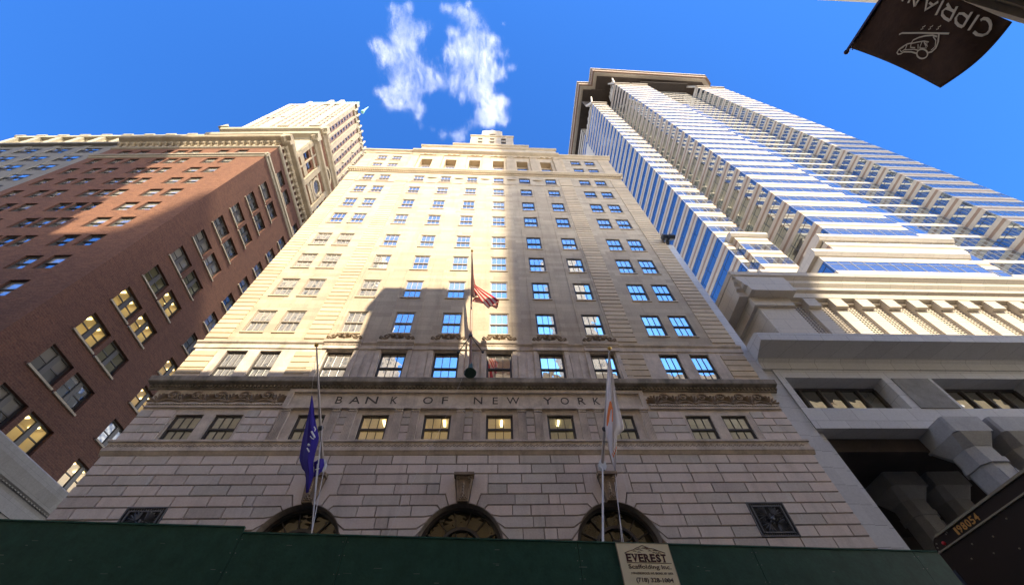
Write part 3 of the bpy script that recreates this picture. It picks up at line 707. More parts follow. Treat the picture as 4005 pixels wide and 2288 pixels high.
# ================================================================== RED BRICK BUILDING across the side street
brick = thing('brick_building', 'dark red brick office building with stone bands and a bracketed cornice, left of the bank', 'building', (-29, 17, 0))
FA = fac(-29, 17, -2.4); FB = fac(-29, 17, 90)
HEA = [57.5-3.445*k for k in range(12)]
PAT = [(-3.35, -4.8), (-5.45, -6.9), (-8.95, -10.1), (-10.3, -11.65), (-11.85, -13.2), (-15.1, -16.4), (-17.0, -18.2), (-19.6, -20.8)]
TOP = [(-3.35, -4.8), (-5.9, -7.2), (-9.4, -10.75), (-11.2, -12.65), (-13.1, -14.1), (-16.1, -17.5), (-18.4, -19.8)]
ha = []
for k, hz in enumerate(HEA):
    for a, c in (TOP if k == 0 else PAT): ha.append((c, a, hz-(1.55 if k == 0 else 1.92), hz))
b = MB(); b.wall(-21.9, 0, 17.3, 61.0, ha, 0, .42, 1); b.quad((-21.9, 0, 0), (0, 0, 0), (0, 0, 17.3), (-21.9, 0, 17.3))
b.quad((-21.9, 14, 0), (-21.9, 0, 0), (-21.9, 0, 61), (-21.9, 14, 61)); b.quad((-21.9, 0, 61), (0, 0, 61), (0, 14, 61), (-21.9, 14, 61))
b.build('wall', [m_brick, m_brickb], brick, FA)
HEB = [53.0-3.37*k for k in range(11)]
BX = [3.75, 6.4, 11.5, 14.2, 18.5]; hb = []
for hz in HEB:
    for x in BX: hb.append((x-1.12, x+1.12, hz-1.85, hz))
for x in BX: hb.append((x-1.0, x+1.0, 55.75, 57.4))
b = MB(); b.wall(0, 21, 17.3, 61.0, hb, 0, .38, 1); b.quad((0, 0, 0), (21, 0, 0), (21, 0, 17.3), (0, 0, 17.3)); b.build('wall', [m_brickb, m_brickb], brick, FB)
m_glass_a = glass('office_glass', refl=.45, wave=.02, wscale=1.0, rnd_inner=[(0, (.05, .05, .055)), (.55, (.08, .08, .075)), (.56, (.3, .3, .27)), (1, (.22, .22, .2))])
m_glass_b = glass('side_glass', blind=(.16, .15, .13), inner=(.05, .055, .05), refl=.15, wave=.04, wscale=1.0, rnd_inner=[(0, (.03, .03, .03)), (.5, (.05, .055, .05)), (.51, (.09, .095, .09)), (1, (.13, .13, .125))])
ha.sort(key=lambda h: (h[2] > 40, h[2] < 28, -h[0])); mf_, mg_ = MB(), MB()
for n, (x0, x1, z0, z1) in enumerate(ha):
    spc = sash_window(round(x1-x0, 1), round(z1-z0, 2), 1, m_bframe, m_glass_a, split=.5, sill=m_sill, fw=.09)
    if n < 40: put_window(spc, brick, FA, (x0+x1)/2, .12, z0); continue
    for me_, mb_ in ((spc[0], mf_), (spc[1], mg_)):
        k = len(mb_.v); mb_.v += [(v.co.x+(x0+x1)/2, v.co.y+.12, v.co.z+z0) for v in me_.vertices]
        for p_ in me_.polygons: mb_.f.append(tuple(k+q for q in p_.vertices)); mb_.m.append(p_.material_index)
for o, nm, ms in ((mf_, 'upper_windows', [m_bframe, m_sill]), (mg_, 'upper_panes', [m_glass_a])):
    o = o.build(nm, ms, brick, FA); o['kind'] = 'stuff'
LIT = {(8, 0): 1, (8, 1): 2, (7, 0): 1, (7, 1): 1, (6, 0): 2, (6, 1): 1, (10, 1): 1, (9, 2): 1, (8, 2): 2, (7, 2): 1, (10, 2): 1, (5, 1): 2, (6, 2): 2, (8, 3): 1}
LIT = {(8, 0): 1, (7, 0): 1, (8, 1): 2, (7, 1): 1, (6, 0): 2, (6, 1): 1, (10, 1): 1, (8, 2): 1, (7, 2): 1, (10, 2): 1, (5, 1): 2, (6, 2): 2}
def double_window(w, h, glassm):
    key = ('dbl', w, h, glassm.name)
    if key in _wc: return _wc[key]
    b = MB(); b.box(-w/2, w/2, .02, .16, h-.1, h); b.box(-w/2, w/2, .02, .16, 0, .09); b.box(-.17, .17, .02, .18, .09, h-.1)
    for s_ in (-1, 1):
        a = s_*w/2; b.box(min(a, a-s_*.09), max(a, a-s_*.09), .021, .159, .09, h-.1)
        x0, x1 = sorted((s_*.17, a-s_*.09)); b.box(x0, x1, .05, .12, h*.5-.035, h*.5+.035)
        b.box(x0, x0+.04, .05, .11, .09, h-.1); b.box(x1-.04, x1, .05, .11, .09, h-.1)
    b.cur = 1; b.box(-w/2-.12, w/2+.12, -.32, .02, -.14, -.002)
    g = MB(); g.quad((-w/2+.09, .09, .09), (w/2-.09, .09, .09), (w/2-.09, .09, h-.1), (-w/2+.09, .09, h-.1))
    _wc[key] = (b.mesh('window', [m_bframe, m_sill]), g.mesh('pane', [glassm])); return _wc[key]
for k, hz in enumerate(HEB):
    for j, x in enumerate(BX):
        lit = LIT.get((k, j)); o = put_window(double_window(2.2, 1.83, m_clear if lit else m_glass_b), brick, FB, x, .2, hz-1.84)
        if lit: lit_room(o, 2.2, 1.83, [(-.55, .7, .15), (.5, .7, .15)] if lit == 1 else [], dim=lit == 2)
for x in BX: put_window(double_window(1.96, 1.64, m_glass_b), brick, FB, x, .2, 55.75)
def cornices(F, x0, x1, w0, w1):
    """stone belt, upper belt, bracketed cornice on one side; ends run past the corner by w0 / w1"""
    b = MB(); b.profile([(0, 54.45), (-.1, 54.5), (-.14, 54.75), (-.3, 54.85), (-.3, 55.15), (-.12, 55.3), (0, 55.4)], x0-w0*.3, x1+w1*.3)
    b.profile([(0, 58.2), (-.1, 58.25), (-.22, 58.4), (-.22, 58.6), (0, 58.7)], x0-w0*.22, x1+w1*.22); b.build('stone_belt', m_sill, brick, F)
    b = MB(); b.profile([(0, 59.6), (-.3, 59.75), (-.45, 60.1), (-.95, 60.3), (-1.05, 60.45), (-1.1, 60.85), (-1.0, 61.0), (.2, 61.1)], x0-w0*1.1, x1+w1*1.1)
    b.build('bracketed_cornice', m_creamd, brick, F)
    b = MB(); x = x0+.3
    while x < x1-.2:
        b.profile([(0, 58.75), (-.16, 58.85), (-.2, 59.3), (-.42, 59.5), (-.5, 59.75), (-.5, 59.95), (0, 60.0)], x-.14, x+.14)
        b.tube([(x+.42+.28*cos(t), -.12, 59.25+.28*sin(t)) for t in [pi*i/8 for i in range(9)]], .06, 5); x += .86
    b.build('bracket_row', m_creamd, brick, F)
cornices(FA, -21.9, 0, 0, 1); cornices(FB, 0, 21, 1, 0)
b = MB()                                                    # pale stone base with its own cornice
b.profile([(0, 15.4), (-.15, 15.45), (-.2, 15.7), (-.45, 15.85), (-.55, 16.3), (-.62, 16.6), (-.65, 17.1), (-.5, 17.25), (.2, 17.35)], -.6, 21)
b.box(-.3, 21, -.3, 0, 0, 14.6); b.box(-.35, 21, -.38, 0, 14.6, 15.4)
x = -.2
while x < 20: b.box(x, x+.13, -.34, -.2, 15.72, 15.95); x += .26
m_base = masonry('base_stone', (.30, .295, .29), (.26, .255, .25), (.2, .2, .2), 1.6, .8, .008, stain=(.3, .29, .28), stain_amt=.3); b.build('stone_base', m_base, brick, FB)
b = MB(); b.profile([(0, 15.4), (-.15, 15.45), (-.45, 15.85), (-.62, 16.6), (-.65, 17.1), (-.5, 17.25), (.2, 17.35)], -21.9, .6); b.box(-21.9, .3, -.3, 0, 0, 15.4); b.build('stone_base', m_base, brick, FA)
# upper storeys set back over the cornice
FU = fac(-29.1, 19.2, -2.4); FUB = fac(-29.1, 19.2, 90)
hu = [(x, x+1.15, a, c) for x in (.7, 2.25, 9.3, 10.9) for a, c in ((62.0, 63.5), (65.2, 67.0))]
b = MB(); b.wall(0, 17, 58, 74.6, hu, 0, .35); b.build('upper_wall', m_brick, brick, FUB)
b = MB(); b.quad((-16.4, 0, 58), (0, 0, 58), (0, 0, 74.6), (-16.4, 0, 74.6)); b.quad((-16.4, 0, 74.6), (0, 0, 74.6), (0, 17, 74.6), (-16.4, 17, 74.6)); b.quad((-16.4, 17, 58), (-16.4, 0, 58), (-16.4, 0, 74.6), (-16.4, 17, 74.6)); b.build('upper_wall', m_brick, brick, FU)
for (x0, x1, z0, z1) in hu:
    spc = sash_window(round(x1-x0, 1), round(z1-z0, 2), 1, m_bframe, m_glass_a, split=.5, fw=.08); put_window(spc, brick, FUB, (x0+x1)/2, .15, z0)
b = MB(); b.box(-4.1, .05, -.25, 0, 60.5, 69.4); b.box(-.05, .05, -.25, 0, 60.5, 60.6)
for z, t in ((69.4, 1), (73.6, .8)): b.profile([(0, z), (-.25, z+.1), (-.5*t, z+.5), (-1.1*t, z+.8), (-1.2*t, z+1.5), (-1.0*t, z+1.7), (.2, z+1.8)], -16.9, .9)
for x in (-16.6, -6.8, -1.5): b.prism([(x-.9, 75.2), (x+.9, 75.2), (x, 76.7)], -1.1, 1.5)
b.build('upper_cornice', m_cream, brick, FU)
b = MB()
for z, t in ((67.6, .8), (69.4, 1), (73.6, .8)):
    b.profile([(0, z), (-.2, z+.1), (-.4*t, z+.5), (-.75*t, z+.8), (-.8*t, z+1.3), (-.6*t, z+1.5), (.2, z+1.6)] if z > 68 else [(0, z), (-.15, z+.05), (-.2, z+.5), (0, z+.6)], -.9 if z > 68 else 0, 17)
b.box(0, 17, -.12, 0, 63.7, 64.9); b.box(0, .6, -.14, 0, 61, 69.4); b.box(3.8, 4.7, -.3, 0, 61, 69.4); b.box(8.2, 9.0, -.3, 0, 61, 69.4); b.box(1.88, 2.12, -.15, 0, 61, 69.4)
b.box(4.9, 8.0, -.2, 0, 64.6, 65.6)
cx, cz = 6.45, 71.6
for a0 in range(20):
    a, e = 2*pi*a0/20, 2*pi*(a0+1)/20
    b.prism([(cx+1.25*cos(a), cz+1.25*sin(a)), (cx+1.7*cos(a), cz+1.7*sin(a)), (cx+1.7*cos(e), cz+1.7*sin(e)), (cx+1.25*cos(e), cz+1.25*sin(e))], -.22, 0)
cz = 66.6
for a0 in range(20):
    a, e = 2*pi*a0/20, 2*pi*(a0+1)/20
    b.prism([(cx+1.15*cos(a), cz+1.15*sin(a)), (cx+1.55*cos(a), cz+1.55*sin(a)), (cx+1.55*cos(e), cz+1.55*sin(e)), (cx+1.15*cos(e), cz+1.15*sin(e))], -.25, 0)
b.build('upper_trim', m_creamd, brick, FUB)
b = MB()
for cz in (71.6, 66.6): b.poly([(cx+1.2*cos(2*pi*k/20), -.06, cz+1.2*sin(2*pi*k/20)) for k in range(20)])
g = b.build('round_window', m_glass_b, brick, FUB)
b = MB()
for cz in (71.6, 66.6): b.box(cx-.04, cx+.04, -.1, -.06, cz-1.2, cz+1.2); b.box(cx-1.2, cx+1.2, -.1, -.06, cz-.04, cz+.04)
b.build('glazing_bar', m_bframe, g, FUB)

# ================================================================== GREY LIMESTONE BLOCK left of the brick building
m_lb = stone('grey_green_limestone', (.27, .255, .225), .12, streak=.25)
lb = thing('limestone_block', 'grey limestone office block with paired windows, at the far left beyond the brick building', 'building', (-51, 17.9, 0))
hh = []
for i in range(8):
    for d in (1.25, 2.65):
        for k in range(12):
            x = -23.0-4.0*i-d; hh.append((x-.62, x+.62, 57.3-3.42*k, 59.3-3.42*k))
b = MB(); b.wall(-56, -21.95, 0, 60.4, hh, .12, .3); b.quad((-56, .12, 60.4), (-21.95, .12, 60.4), (-21.95, 9, 60.4), (-56, 9, 60.4))
b.build('wall', m_lb, lb, FA)
b = MB()
for i in range(9): b.box(-21.95-4.0*i-1.05, -21.95-4.0*i-(.0 if i else -.0), .02, .12, 0, 60.4)
b.box(-56, -21.95, -.3, .12, 60.4, 60.9); b.build('pier_row', m_lb, lb, FA)
m_lbglass = glass('blue_office_glass', inner=(.2, .25, .32), refl=.8, tint=(1, 1, 1), wave=.01)
hh.sort(key=lambda h: (-h[0], -h[2]))
vis = [h for h in hh if h[3] > 42 and h[0] > -40][:90]
f_ = sash_window(1.24, 2.0, 1, m_bframe, m_lbglass, split=.5, fw=.05)
for h in vis: put_window(f_, lb, FA, (h[0]+h[1])/2, .07, h[2])
g = MB()
for h in hh:
    if h not in vis: g.quad((h[0], .4, h[2]), (h[1], .4, h[2]), (h[1], .4, h[3]), (h[0], .4, h[3]))
o = g.build('lower_panes', m_lbglass, lb, FA); o['kind'] = 'stuff'
b = MB(); hs = []                                           # sunlit upper tier, set back
for i in range(10):
    for d in (1.1, 2.9):
        for z in (70.5, 74, 77.5, 81): hs.append((-22.5-4*i-d-.6, -22.5-4*i-d+.6, z, z+1.9))
b.wall(-61, -14, 60, 84.2, hs, 5.2, .5); b.quad((-61, 5.2, 84.2), (-14, 5.2, 84.2), (-14, 20, 84.2), (-61, 20, 84.2)); b.quad((-61, 20, 60), (-61, 5.2, 60), (-61, 5.2, 84.2), (-61, 20, 84.2)); b.quad((-61, 5.65, 60), (-14, 5.65, 60), (-14, 5.65, 84), (-61, 5.65, 84))
b.build('upper_tier', m_cream, lb, FA)
b = MB()
for i in range(12): b.box(-61+4*i-.55, -61+4*i+.55, 4.7, 5.2, 60, 84.2); b.box(-61+4*i-.9, -61+4*i+.9, 4.5, 5.6, 84.2, 84.7)
b.box(-61.3, -14, 4.6, 5.2, 83.5, 84.3)
b.build('pier_row', m_cream, lb, FA)

# ================================================================== SLENDER CREAM TOWER behind the brick building
tw = thing('cream_tower', 'tall cream stone skyscraper shaft with a green copper crown, behind the brick building', 'skyscraper', (-80, 45, 0))
FT = fac(-65, 41, -2.4); FTS = fac(-65, 41, 88)
m_spandrel = stone('pinkish_spandrel', (.33, .23, .19), .1)
def strip_wall(F, x0, x1, z0, z1, strips, floors, mw, back=.55, wd=None, name='wall'):
    b = MB(); hol = [(a, c, z0+1, z1-2.5) for a, c in strips]; b.wall(x0, x1, z0, z1, hol, 0, back); b.build(name, mw, tw, F)
    b = MB(); g = MB()
    for a, c in strips:
        n = max(1, round((c-a)/2.0)); st = (c-a)/n; W = min(.62*st, 1.3)
        hs = [(a+st*(i+.5)-W/2, a+st*(i+.5)+W/2, z, z+1.9) for i in range(n) for z in floors if z+2 < z1-2.5 and z > z0+1]
        b.wall(a, c, z0+1, z1-2.5, hs, back, .25)
        g.quad((a, back+.22, z0+1), (c, back+.22, z0+1), (c, back+.22, z1-2.5), (a, back+.22, z1-2.5))
    b.build('spandrel_strip', m_spandrel, tw, F); o = g.build('glazing', m_darkglass, tw, F)
FL = [60+3.75*k for k in range(42)]
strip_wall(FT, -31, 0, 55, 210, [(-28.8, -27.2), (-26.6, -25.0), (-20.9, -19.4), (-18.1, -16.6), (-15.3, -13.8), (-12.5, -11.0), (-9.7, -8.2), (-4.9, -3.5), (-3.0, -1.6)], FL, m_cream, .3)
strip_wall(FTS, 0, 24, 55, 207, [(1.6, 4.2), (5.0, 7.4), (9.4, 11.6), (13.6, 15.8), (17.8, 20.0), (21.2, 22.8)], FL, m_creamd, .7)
b = MB(); b.quad((-31, 24, 55), (-31, 0, 55), (-31, 0, 208), (-31, 24, 208)); b.quad((-31, 0, 210), (0, 0, 210), (0, 24, 207), (-31, 24, 207)); b.build('wall', m_cream, tw, FT)
b = MB()
b.box(-23.2, -21.6, -.3, 0, 183, 214); b.box(-23.6, 0.1, .1, 2, 210, 213.5); b.box(-31, -26, .2, 3, 208, 209.5)
for x in (-13, -8): b.box(x-.9, x+.9, -.5, 1.2, 207, 216); b.box(x-1.6, x+1.6, -.2, 1.2, 208, 213.8)
for k in range(9): b.box(-.2+0, .5, 2+k*2.5, 2.5+k*2.5, 205, 209.5+1.5*sin(k*2.2)) 
b.box(-31.05, -23.3, -.12, 0, 183, 183.8); b.box(-7.3, .05, -.12, 0, 184, 184.8)
b.build('crown_stonework', m_cream, tw, FT)
b = MB()                                                    # projecting bays and gargoyles at the rear corner
for j, y in enumerate((12, 16.5, 21, 25.5)):
    for k in range(0, 6, 2): b.box(y-.25, y+.25, -1.0-.3*(k % 2), 0, 206-2.5*j-7*k, 206.6-2.5*j-7*k)
b.build('gargoyle_row', m_cream, tw, FTS)
m_copper = mat('green_copper', (.2, .42, .36), .6)
b = MB(); b.box(-23.4, 0, .3, 1.0, 213.5, 214.2)
for k in range(30): b.tube([(-23+.78*k, .5, 213.6), (-23+.78*k, .5, 215.4), (-23+.78*k, .5, 216)], [.18, .3, .05], 5)
b.box(-23.4, 0, .25, .9, 215.2, 215.5)
b.build('copper_cresting', m_copper, tw, FT)
p0 = onplane((1230+740*250/984)/VS, (370+270*250/984)/VS, 1, 47); p1 = onplane((1230+832*250/984)/VS, (370+190*250/984)/VS, 1, 46)
b = MB(); b.tube([p0, p0+(p1-p0)*.3, p1], [.9, .45, .12], 8); b.sphere(tuple(p0), .9, 10); b.build('copper_finial', m_copper, tw, Matrix.Identity(4))

# ================================================================== BANDED GLASS TOWER on the right
gt = thing('glass_tower', 'tall tower of pale bands and mirror glass above a podium, right of the bank', 'skyscraper', (60, 40, 0))
FH = 4.05; Z0G = 39.3
def banded(F, x0, x1, z0, z1, glass_h=2.05, name='stone_bands', mull=1.5, gy=.04, stripe=True, ends=0):
    """stone bands with a darker stripe, mirror glass between, dark glazing bars"""
    b = MB(); g = MB(); mb = MB()
    k0 = int(math.floor((z0-Z0G)/FH)); z = Z0G+k0*FH
    while z < z1:
        a, c = max(z0, z+glass_h), min(z1, z+FH)
        if c > a:
            m_ = (a+c)/2
            if stripe and c-a > 1.2:
                b.cur = 0; b.box(x0, x1, 0, .3, a, m_-.27); b.box(x0, x1, 0, .3, m_+.27, c); b.cur = 1; b.box(x0+.002, x1-.002, .025, .3, m_-.27, m_+.27)
            else: b.cur = 0; b.box(x0, x1, 0, .3, a, c)
        ga, gc = max(z0, z), min(z1, z+glass_h)
        if gc > ga:
            n = max(1, round((x1-x0)/mull))
            for i in range(n+1): x = x0+(x1-x0)*i/n; mb.box(x-.03, x+.03, gy-.035, gy, ga, gc)
            mb.box(x0, x1, gy-.03, gy, (ga+gc)/2+.35, (ga+gc)/2+.40)
        z += FH
    g.quad((x0-.0, gy, z0), (x1+.27*ends, gy, z0), (x1+.27*ends, gy, z1), (x0-.0, gy, z1))
    b.build(name, [m_white, m_pink], gt, F); mb.build('glazing_bars', m_mull if ends else m_mullf, gt, F); g.build('glazing', m_towerglass if (ends or not stripe) else m_frontglass, gt, F)
X1a, X1b, Y1 = 37.2, 42.9, 30.4; X2a, X2b, Y2 = 47.0, 60.0, 24.5; X3a, X3b, Y3 = 80.2, 91.4, 24.5; YC = 28.0; YR = 34.2
ZT1, ZT2 = 172.5, 183.0
fl_ = lambda z: Z0G+round((z-Z0G)/FH)*FH
def front(x0, x1, y, z0, z1, **k): banded(fac(0, y), x0, x1, z0, z1, **k)
def left(x, y0, y1, z0, z1, **k): banded(fac(x, 0, -90), -y1, -y0, z0, z1, ends=1, **k)
def right(x, y0, y1, z0, z1, **k): banded(fac(x, 0, 90), y0, y1, z0, z1, **k)
front(X1a, X1b, Y1, 27, fl_(ZT1), mull=1.45); left(X1a, Y1+.31, 45, 23, fl_(ZT1), mull=2.6)
left(X1a+1.2, 45, 80, 23, 195, mull=2.6); right(X1b, Y1, YR, 60, fl_(ZT1))
front(X2a, X2b, Y2, 27, fl_(ZT2), mull=1.6); left(X2a, Y2+.31, YR, 27, fl_(ZT2), mull=2.6); right(X2b, Y2+.31, YC, 27, fl_(ZT2))
front(X1b, X2a, YR, 27, 192, glass_h=3.0, mull=1.4, stripe=False)
front(X2b, X3a, YC, 27, 190, glass_h=3.25, mull=1.6, stripe=False, name='thin_stone_bands')
front(X3a, X3b, Y3, 24, fl_(ZT2), mull=1.6); left(X3a, Y3+.31, YC, 24, fl_(ZT2), mull=1.8)
b = MB()                                                    # bodies behind the skins
for (x0, x1, y0, z1) in ((X1a+.35, X1b-.02, Y1+.32, ZT1), (X2a+.35, X2b-.35, Y2+.32, ZT2), (X3a+.35, X3b, Y3+.32, ZT2), (X1b, X2a+.3, YR+.3, 192), (X2b-.3, X3a+.3, YC+.3, 190), (X1a+1.6, X3b, 45.3, 196)): b.box(x0, x1, y0, 80, 20, z1)
b.build('core_wall', m_white, gt, fac(0, 0))
def slant(x0, x1, y, z0, z1, back, inset=0):
    """raking lattice of stone bars that closes a bay under the roof"""
    b = MB(); g = MB(); n = 5
    P = lambda x, t: ((x0+x1)/2+(x-(x0+x1)/2)*(1-inset*t), y+back*t, z0+(z1-z0)*t)
    for i in range(n+1):
        x = x0+(x1-x0)*i/n; a, c = Vector(P(x, 0)), Vector(P(x, 1)); b.tube([a, c], .42, 4)
    for t in (0, .33, .66, 1): b.tube([Vector(P(x0, t)), Vector(P(x1, t))], .42, 4)
    g.quad(P(x0, 0), P(x1, 0), P(x1, 1), P(x0, 1))
    b.build('raking_lattice', m_white, gt, fac(0, -.15)); g.build('raking_glazing', m_towerglass, gt, fac(0, 0))
slant(X1a, X1b, Y1, fl_(ZT1), fl_(ZT1)+12, 3.5, .2); slant(X2a, X2a+6, Y2, fl_(ZT2), 195, 2.2, .3); slant(X2a+7, X2b, Y2, fl_(ZT2), 195, 2.2, .3); slant(X3a, X3a+5, Y3, fl_(ZT2), 195, 2.2, .3); slant(X3a+6, X3b, Y3, fl_(ZT2), 195, 2.2, .3)
def slant_side(x, y0, y1, z0, z1, back):
    b = MB(); 
    for i in range(6):
        y = y0+(y1-y0)*i/5; b.tube([(x, y, z0), (x+back, y, z1)], .35, 4)
    b.tube([(x, y0, z0), (x, y1, z0)], .35, 4); b.quad((x+.1, y1, z0), (x+.1, y0, z0), (x+back, y0, z1), (x+back, y1, z1)); b.build('raking_lattice', m_white, gt, fac(0, 0))
slant_side(X1a, Y1, 44, fl_(ZT1), fl_(ZT1)+12, 2.0); slant_side(X2a, Y2, YR-3, fl_(ZT2), 195, 2.2)
# roof slab with a stepped outline and dark soffit
def slab(pts, z0, z1, m, name='roof_slab'):
    b = MB(); n = len(pts); b.poly([(p[0], p[1], z0) for p in pts[::-1]]); b.poly([(p[0], p[1], z1) for p in pts])
    for k in range(n): p_, q = pts[k], pts[(k+1) % n]; b.quad((p_[0], p_[1], z0), (q[0], q[1], z0), (q[0], q[1], z1), (p_[0], p_[1], z1))
    b.build(name, m, gt, fac(0, 0))
RO = [(40.2, 21.4), (90.9, 22.2), (93.5, 24.5), (93.5, 84), (35.1, 84), (35.1, 26.8), (40.3, 26.8)]
def off(pts, d): return [(p[0]+(d if p[0] < 45 else -d), p[1]+(d if p[1] < 40 else -d)) for p in pts]
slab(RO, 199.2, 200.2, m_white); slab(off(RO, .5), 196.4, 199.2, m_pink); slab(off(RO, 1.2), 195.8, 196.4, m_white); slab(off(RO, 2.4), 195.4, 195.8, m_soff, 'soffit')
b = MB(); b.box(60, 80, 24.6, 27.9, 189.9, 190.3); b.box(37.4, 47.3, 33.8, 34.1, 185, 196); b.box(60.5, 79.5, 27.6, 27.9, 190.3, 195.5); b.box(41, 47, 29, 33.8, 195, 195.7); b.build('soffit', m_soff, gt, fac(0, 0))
# stepped blocks at the foot of the bays
def stepblock(x0, x1, y, z1, dl, d=.45, lip=.5):
    front(x0, x1, y, 24, z1, mull=1.5); left(x0, y+.31, y+dl, 24, z1, mull=2.2); right(x1, y+.31, y+2, 24, z1)
    b = MB(); b.profile([(y, z1), (y-.15, z1+.05), (y-lip, z1+.45), (y-lip, z1+1.0), (y+.2, z1+1.25), (y+3, z1+1.3), (y+3, z1)], x0-lip, x1+lip*.5)
    b.box(x0-lip*.9, x0-.01, y+.05, y+dl, z1+.5, z1+.95); b.box(x0+.36, x1-.36, y+.36, y+dl, z1-8, z1); b.build('stepped_ledge', m_whitep, gt, fac(0, 0))
stepblock(38.7, 44.1, 29.4, 59.6, 6); stepblock(36.6, 41.6, 28.6, 47.1, 6, lip=.3)
stepblock(42.7, 60.5, 23.6, 47.7, 9); stepblock(38.2, 56.9, 22.9, 42.3, 11)
# podium -----------------------------------------------------------------
PX0, PXE = 18.9, 100
b = MB()                                                    # lattice storey
FIN = [21.6+2.0*k for k in range(24)]; FINW = .95
b.wall(PX0, PXE, 20.2, 25.9, [(a, a+1.05, 20.4, 24.95) for a in [v-.0 for v in [20.55+2.0*k+1.0 for k in range(24)]]], 0, 1.0)
b.quad((PX0, 14, 20.2), (PX0, 0, 20.2), (PX0, 0, 25.9), (PX0, 14, 25.9))
b.build('attic_wall', m_whitep, gt, fac(0, 17.05))
b = MB(); g = MB()
for k in range(24):
    a = 21.55+2.0*k; hs = [(a+.06+.25*i, a+.06+.25*i+.17, z, z+.13) for i in range(4) for z in [20.5+.215*j for j in range(20)]]
    b.wall(a, a+1.05, 20.4, 24.95, hs, .22, .06); g.quad((a, .5, 20.4), (a+1.05, .5, 20.4), (a+1.05, .5, 24.95), (a, .5, 24.95))
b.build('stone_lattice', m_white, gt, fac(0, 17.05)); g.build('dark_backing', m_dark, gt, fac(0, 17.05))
b = MB()
for k in range(24):
    a = 22.6+2.0*k
    b.box(a, a+.95, -.28, 0, 24.3, 25.2); b.box(a, a+.95, -.22, 0, 20.2, 20.95)
b.box(PX0-.3, 21.55, -.28, 0, 24.3, 25.2); b.box(PX0, 21.55, -.05, 0, 20.2, 24.3)
b.profile([(0, 25.2), (-.3, 25.25), (-.34, 25.75), (-.55, 25.9), (-.55, 26.2), (-.75, 26.5), (-.78, 26.75), (-1.05, 27.05), (-1.1, 27.4), (-1.0, 27.5), (3, 27.55), (3, 25.2)], PX0-1.0, PXE)
b.build('podium_cornice', m_whitep, gt, fac(0, 17.05))
b = MB(); b.profile([(0, 25.2), (-.3, 25.25), (-.34, 25.75), (-.55, 25.9), (-.55, 26.2), (-.75, 26.5), (-.78, 26.75), (-1.05, 27.05), (-1.1, 27.4), (-1.0, 27.5), (3, 27.55), (3, 25.2)], -32, -16.1)
b.box(-32, -17.1, -.25, 0, 24.3, 25.2); b.build('podium_cornice', m_whitep, gt, fac(PX0, 0, -90))
b = MB()
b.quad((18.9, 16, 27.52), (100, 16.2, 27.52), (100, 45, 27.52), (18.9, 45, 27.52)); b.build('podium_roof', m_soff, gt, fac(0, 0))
b = MB()                                                    # deep grey ledge
b.profile([(0, 18.2), (-.1, 18.25), (-.15, 18.7), (-.3, 18.95), (-1.38, 19.35), (-1.42, 19.95), (-1.25, 20.1), (2.1, 20.22), (2.1, 18.2)], 15.9, PXE); b.build('podium_ledge', m_greyb, gt, fac(0, 17.05))
b = MB()                                                    # wall with window recesses
wins = [(16.9+8.85*k, 22.75+8.85*k, 15.42, 17.6) for k in range(9)]
b.wall(16.5, PXE, 14.15, 18.2, wins, 0, 1.1); b.quad((16.5, 0, 14.15), (PXE, 0, 14.15), (PXE, .9, 14.15), (16.5, .9, 14.15)); b.build('podium_wall', m_greyb, gt, fac(0, 17.0))
m_vein = stone('veined_panel', (.25, .245, .235), .25, scale=1.2)
for k in range(9): x = 23.25+8.85*k; b = MB(); b.box(x, x+2.25, -.05, 0, 15.42, 17.55); b.build('stone_panel', m_vein, gt, fac(0, 17.0))
pod_glass = glass('podium_glass', inner=(.03, .03, .025), refl=.45, tint=(1, .95, .8), wave=.06, wscale=.8)
for k in range(9):
    a, c = wins[k][0], wins[k][1]; b = MB()
    b.box(a, c, .9, 1.05, 17.45, 17.6); b.box(a, c, .9, 1.05, 15.42, 15.5)
    for i in range(6): x = a+(c-a)*i/5; b.box(x-.07, x+.07, .85, 1.05, 15.5, 17.45)
    o = b.build('podium_window', m_frameb, gt, fac(0, 17.0)); g = MB(); g.quad((a, .98, 15.45), (c, .98, 15.45), (c, .98, 17.6), (a, .98, 17.6)); g.build('pane', pod_glass, o, fac(0, 17.0))
b = MB()                                                    # corner pier beside the bank
b.box(XR+.02, 15.95, .02, .8, 0, 33.4); b.box(15.95, 16.55, .1, .8, 0, 18.2); b.box(16.55, 17.0, .35, 4, 0, 14.1); b.box(XR+.02, 16.55, .8, 14, 0, 20)
b.build('corner_pier', m_greyb, gt, fac(0, 17.0))
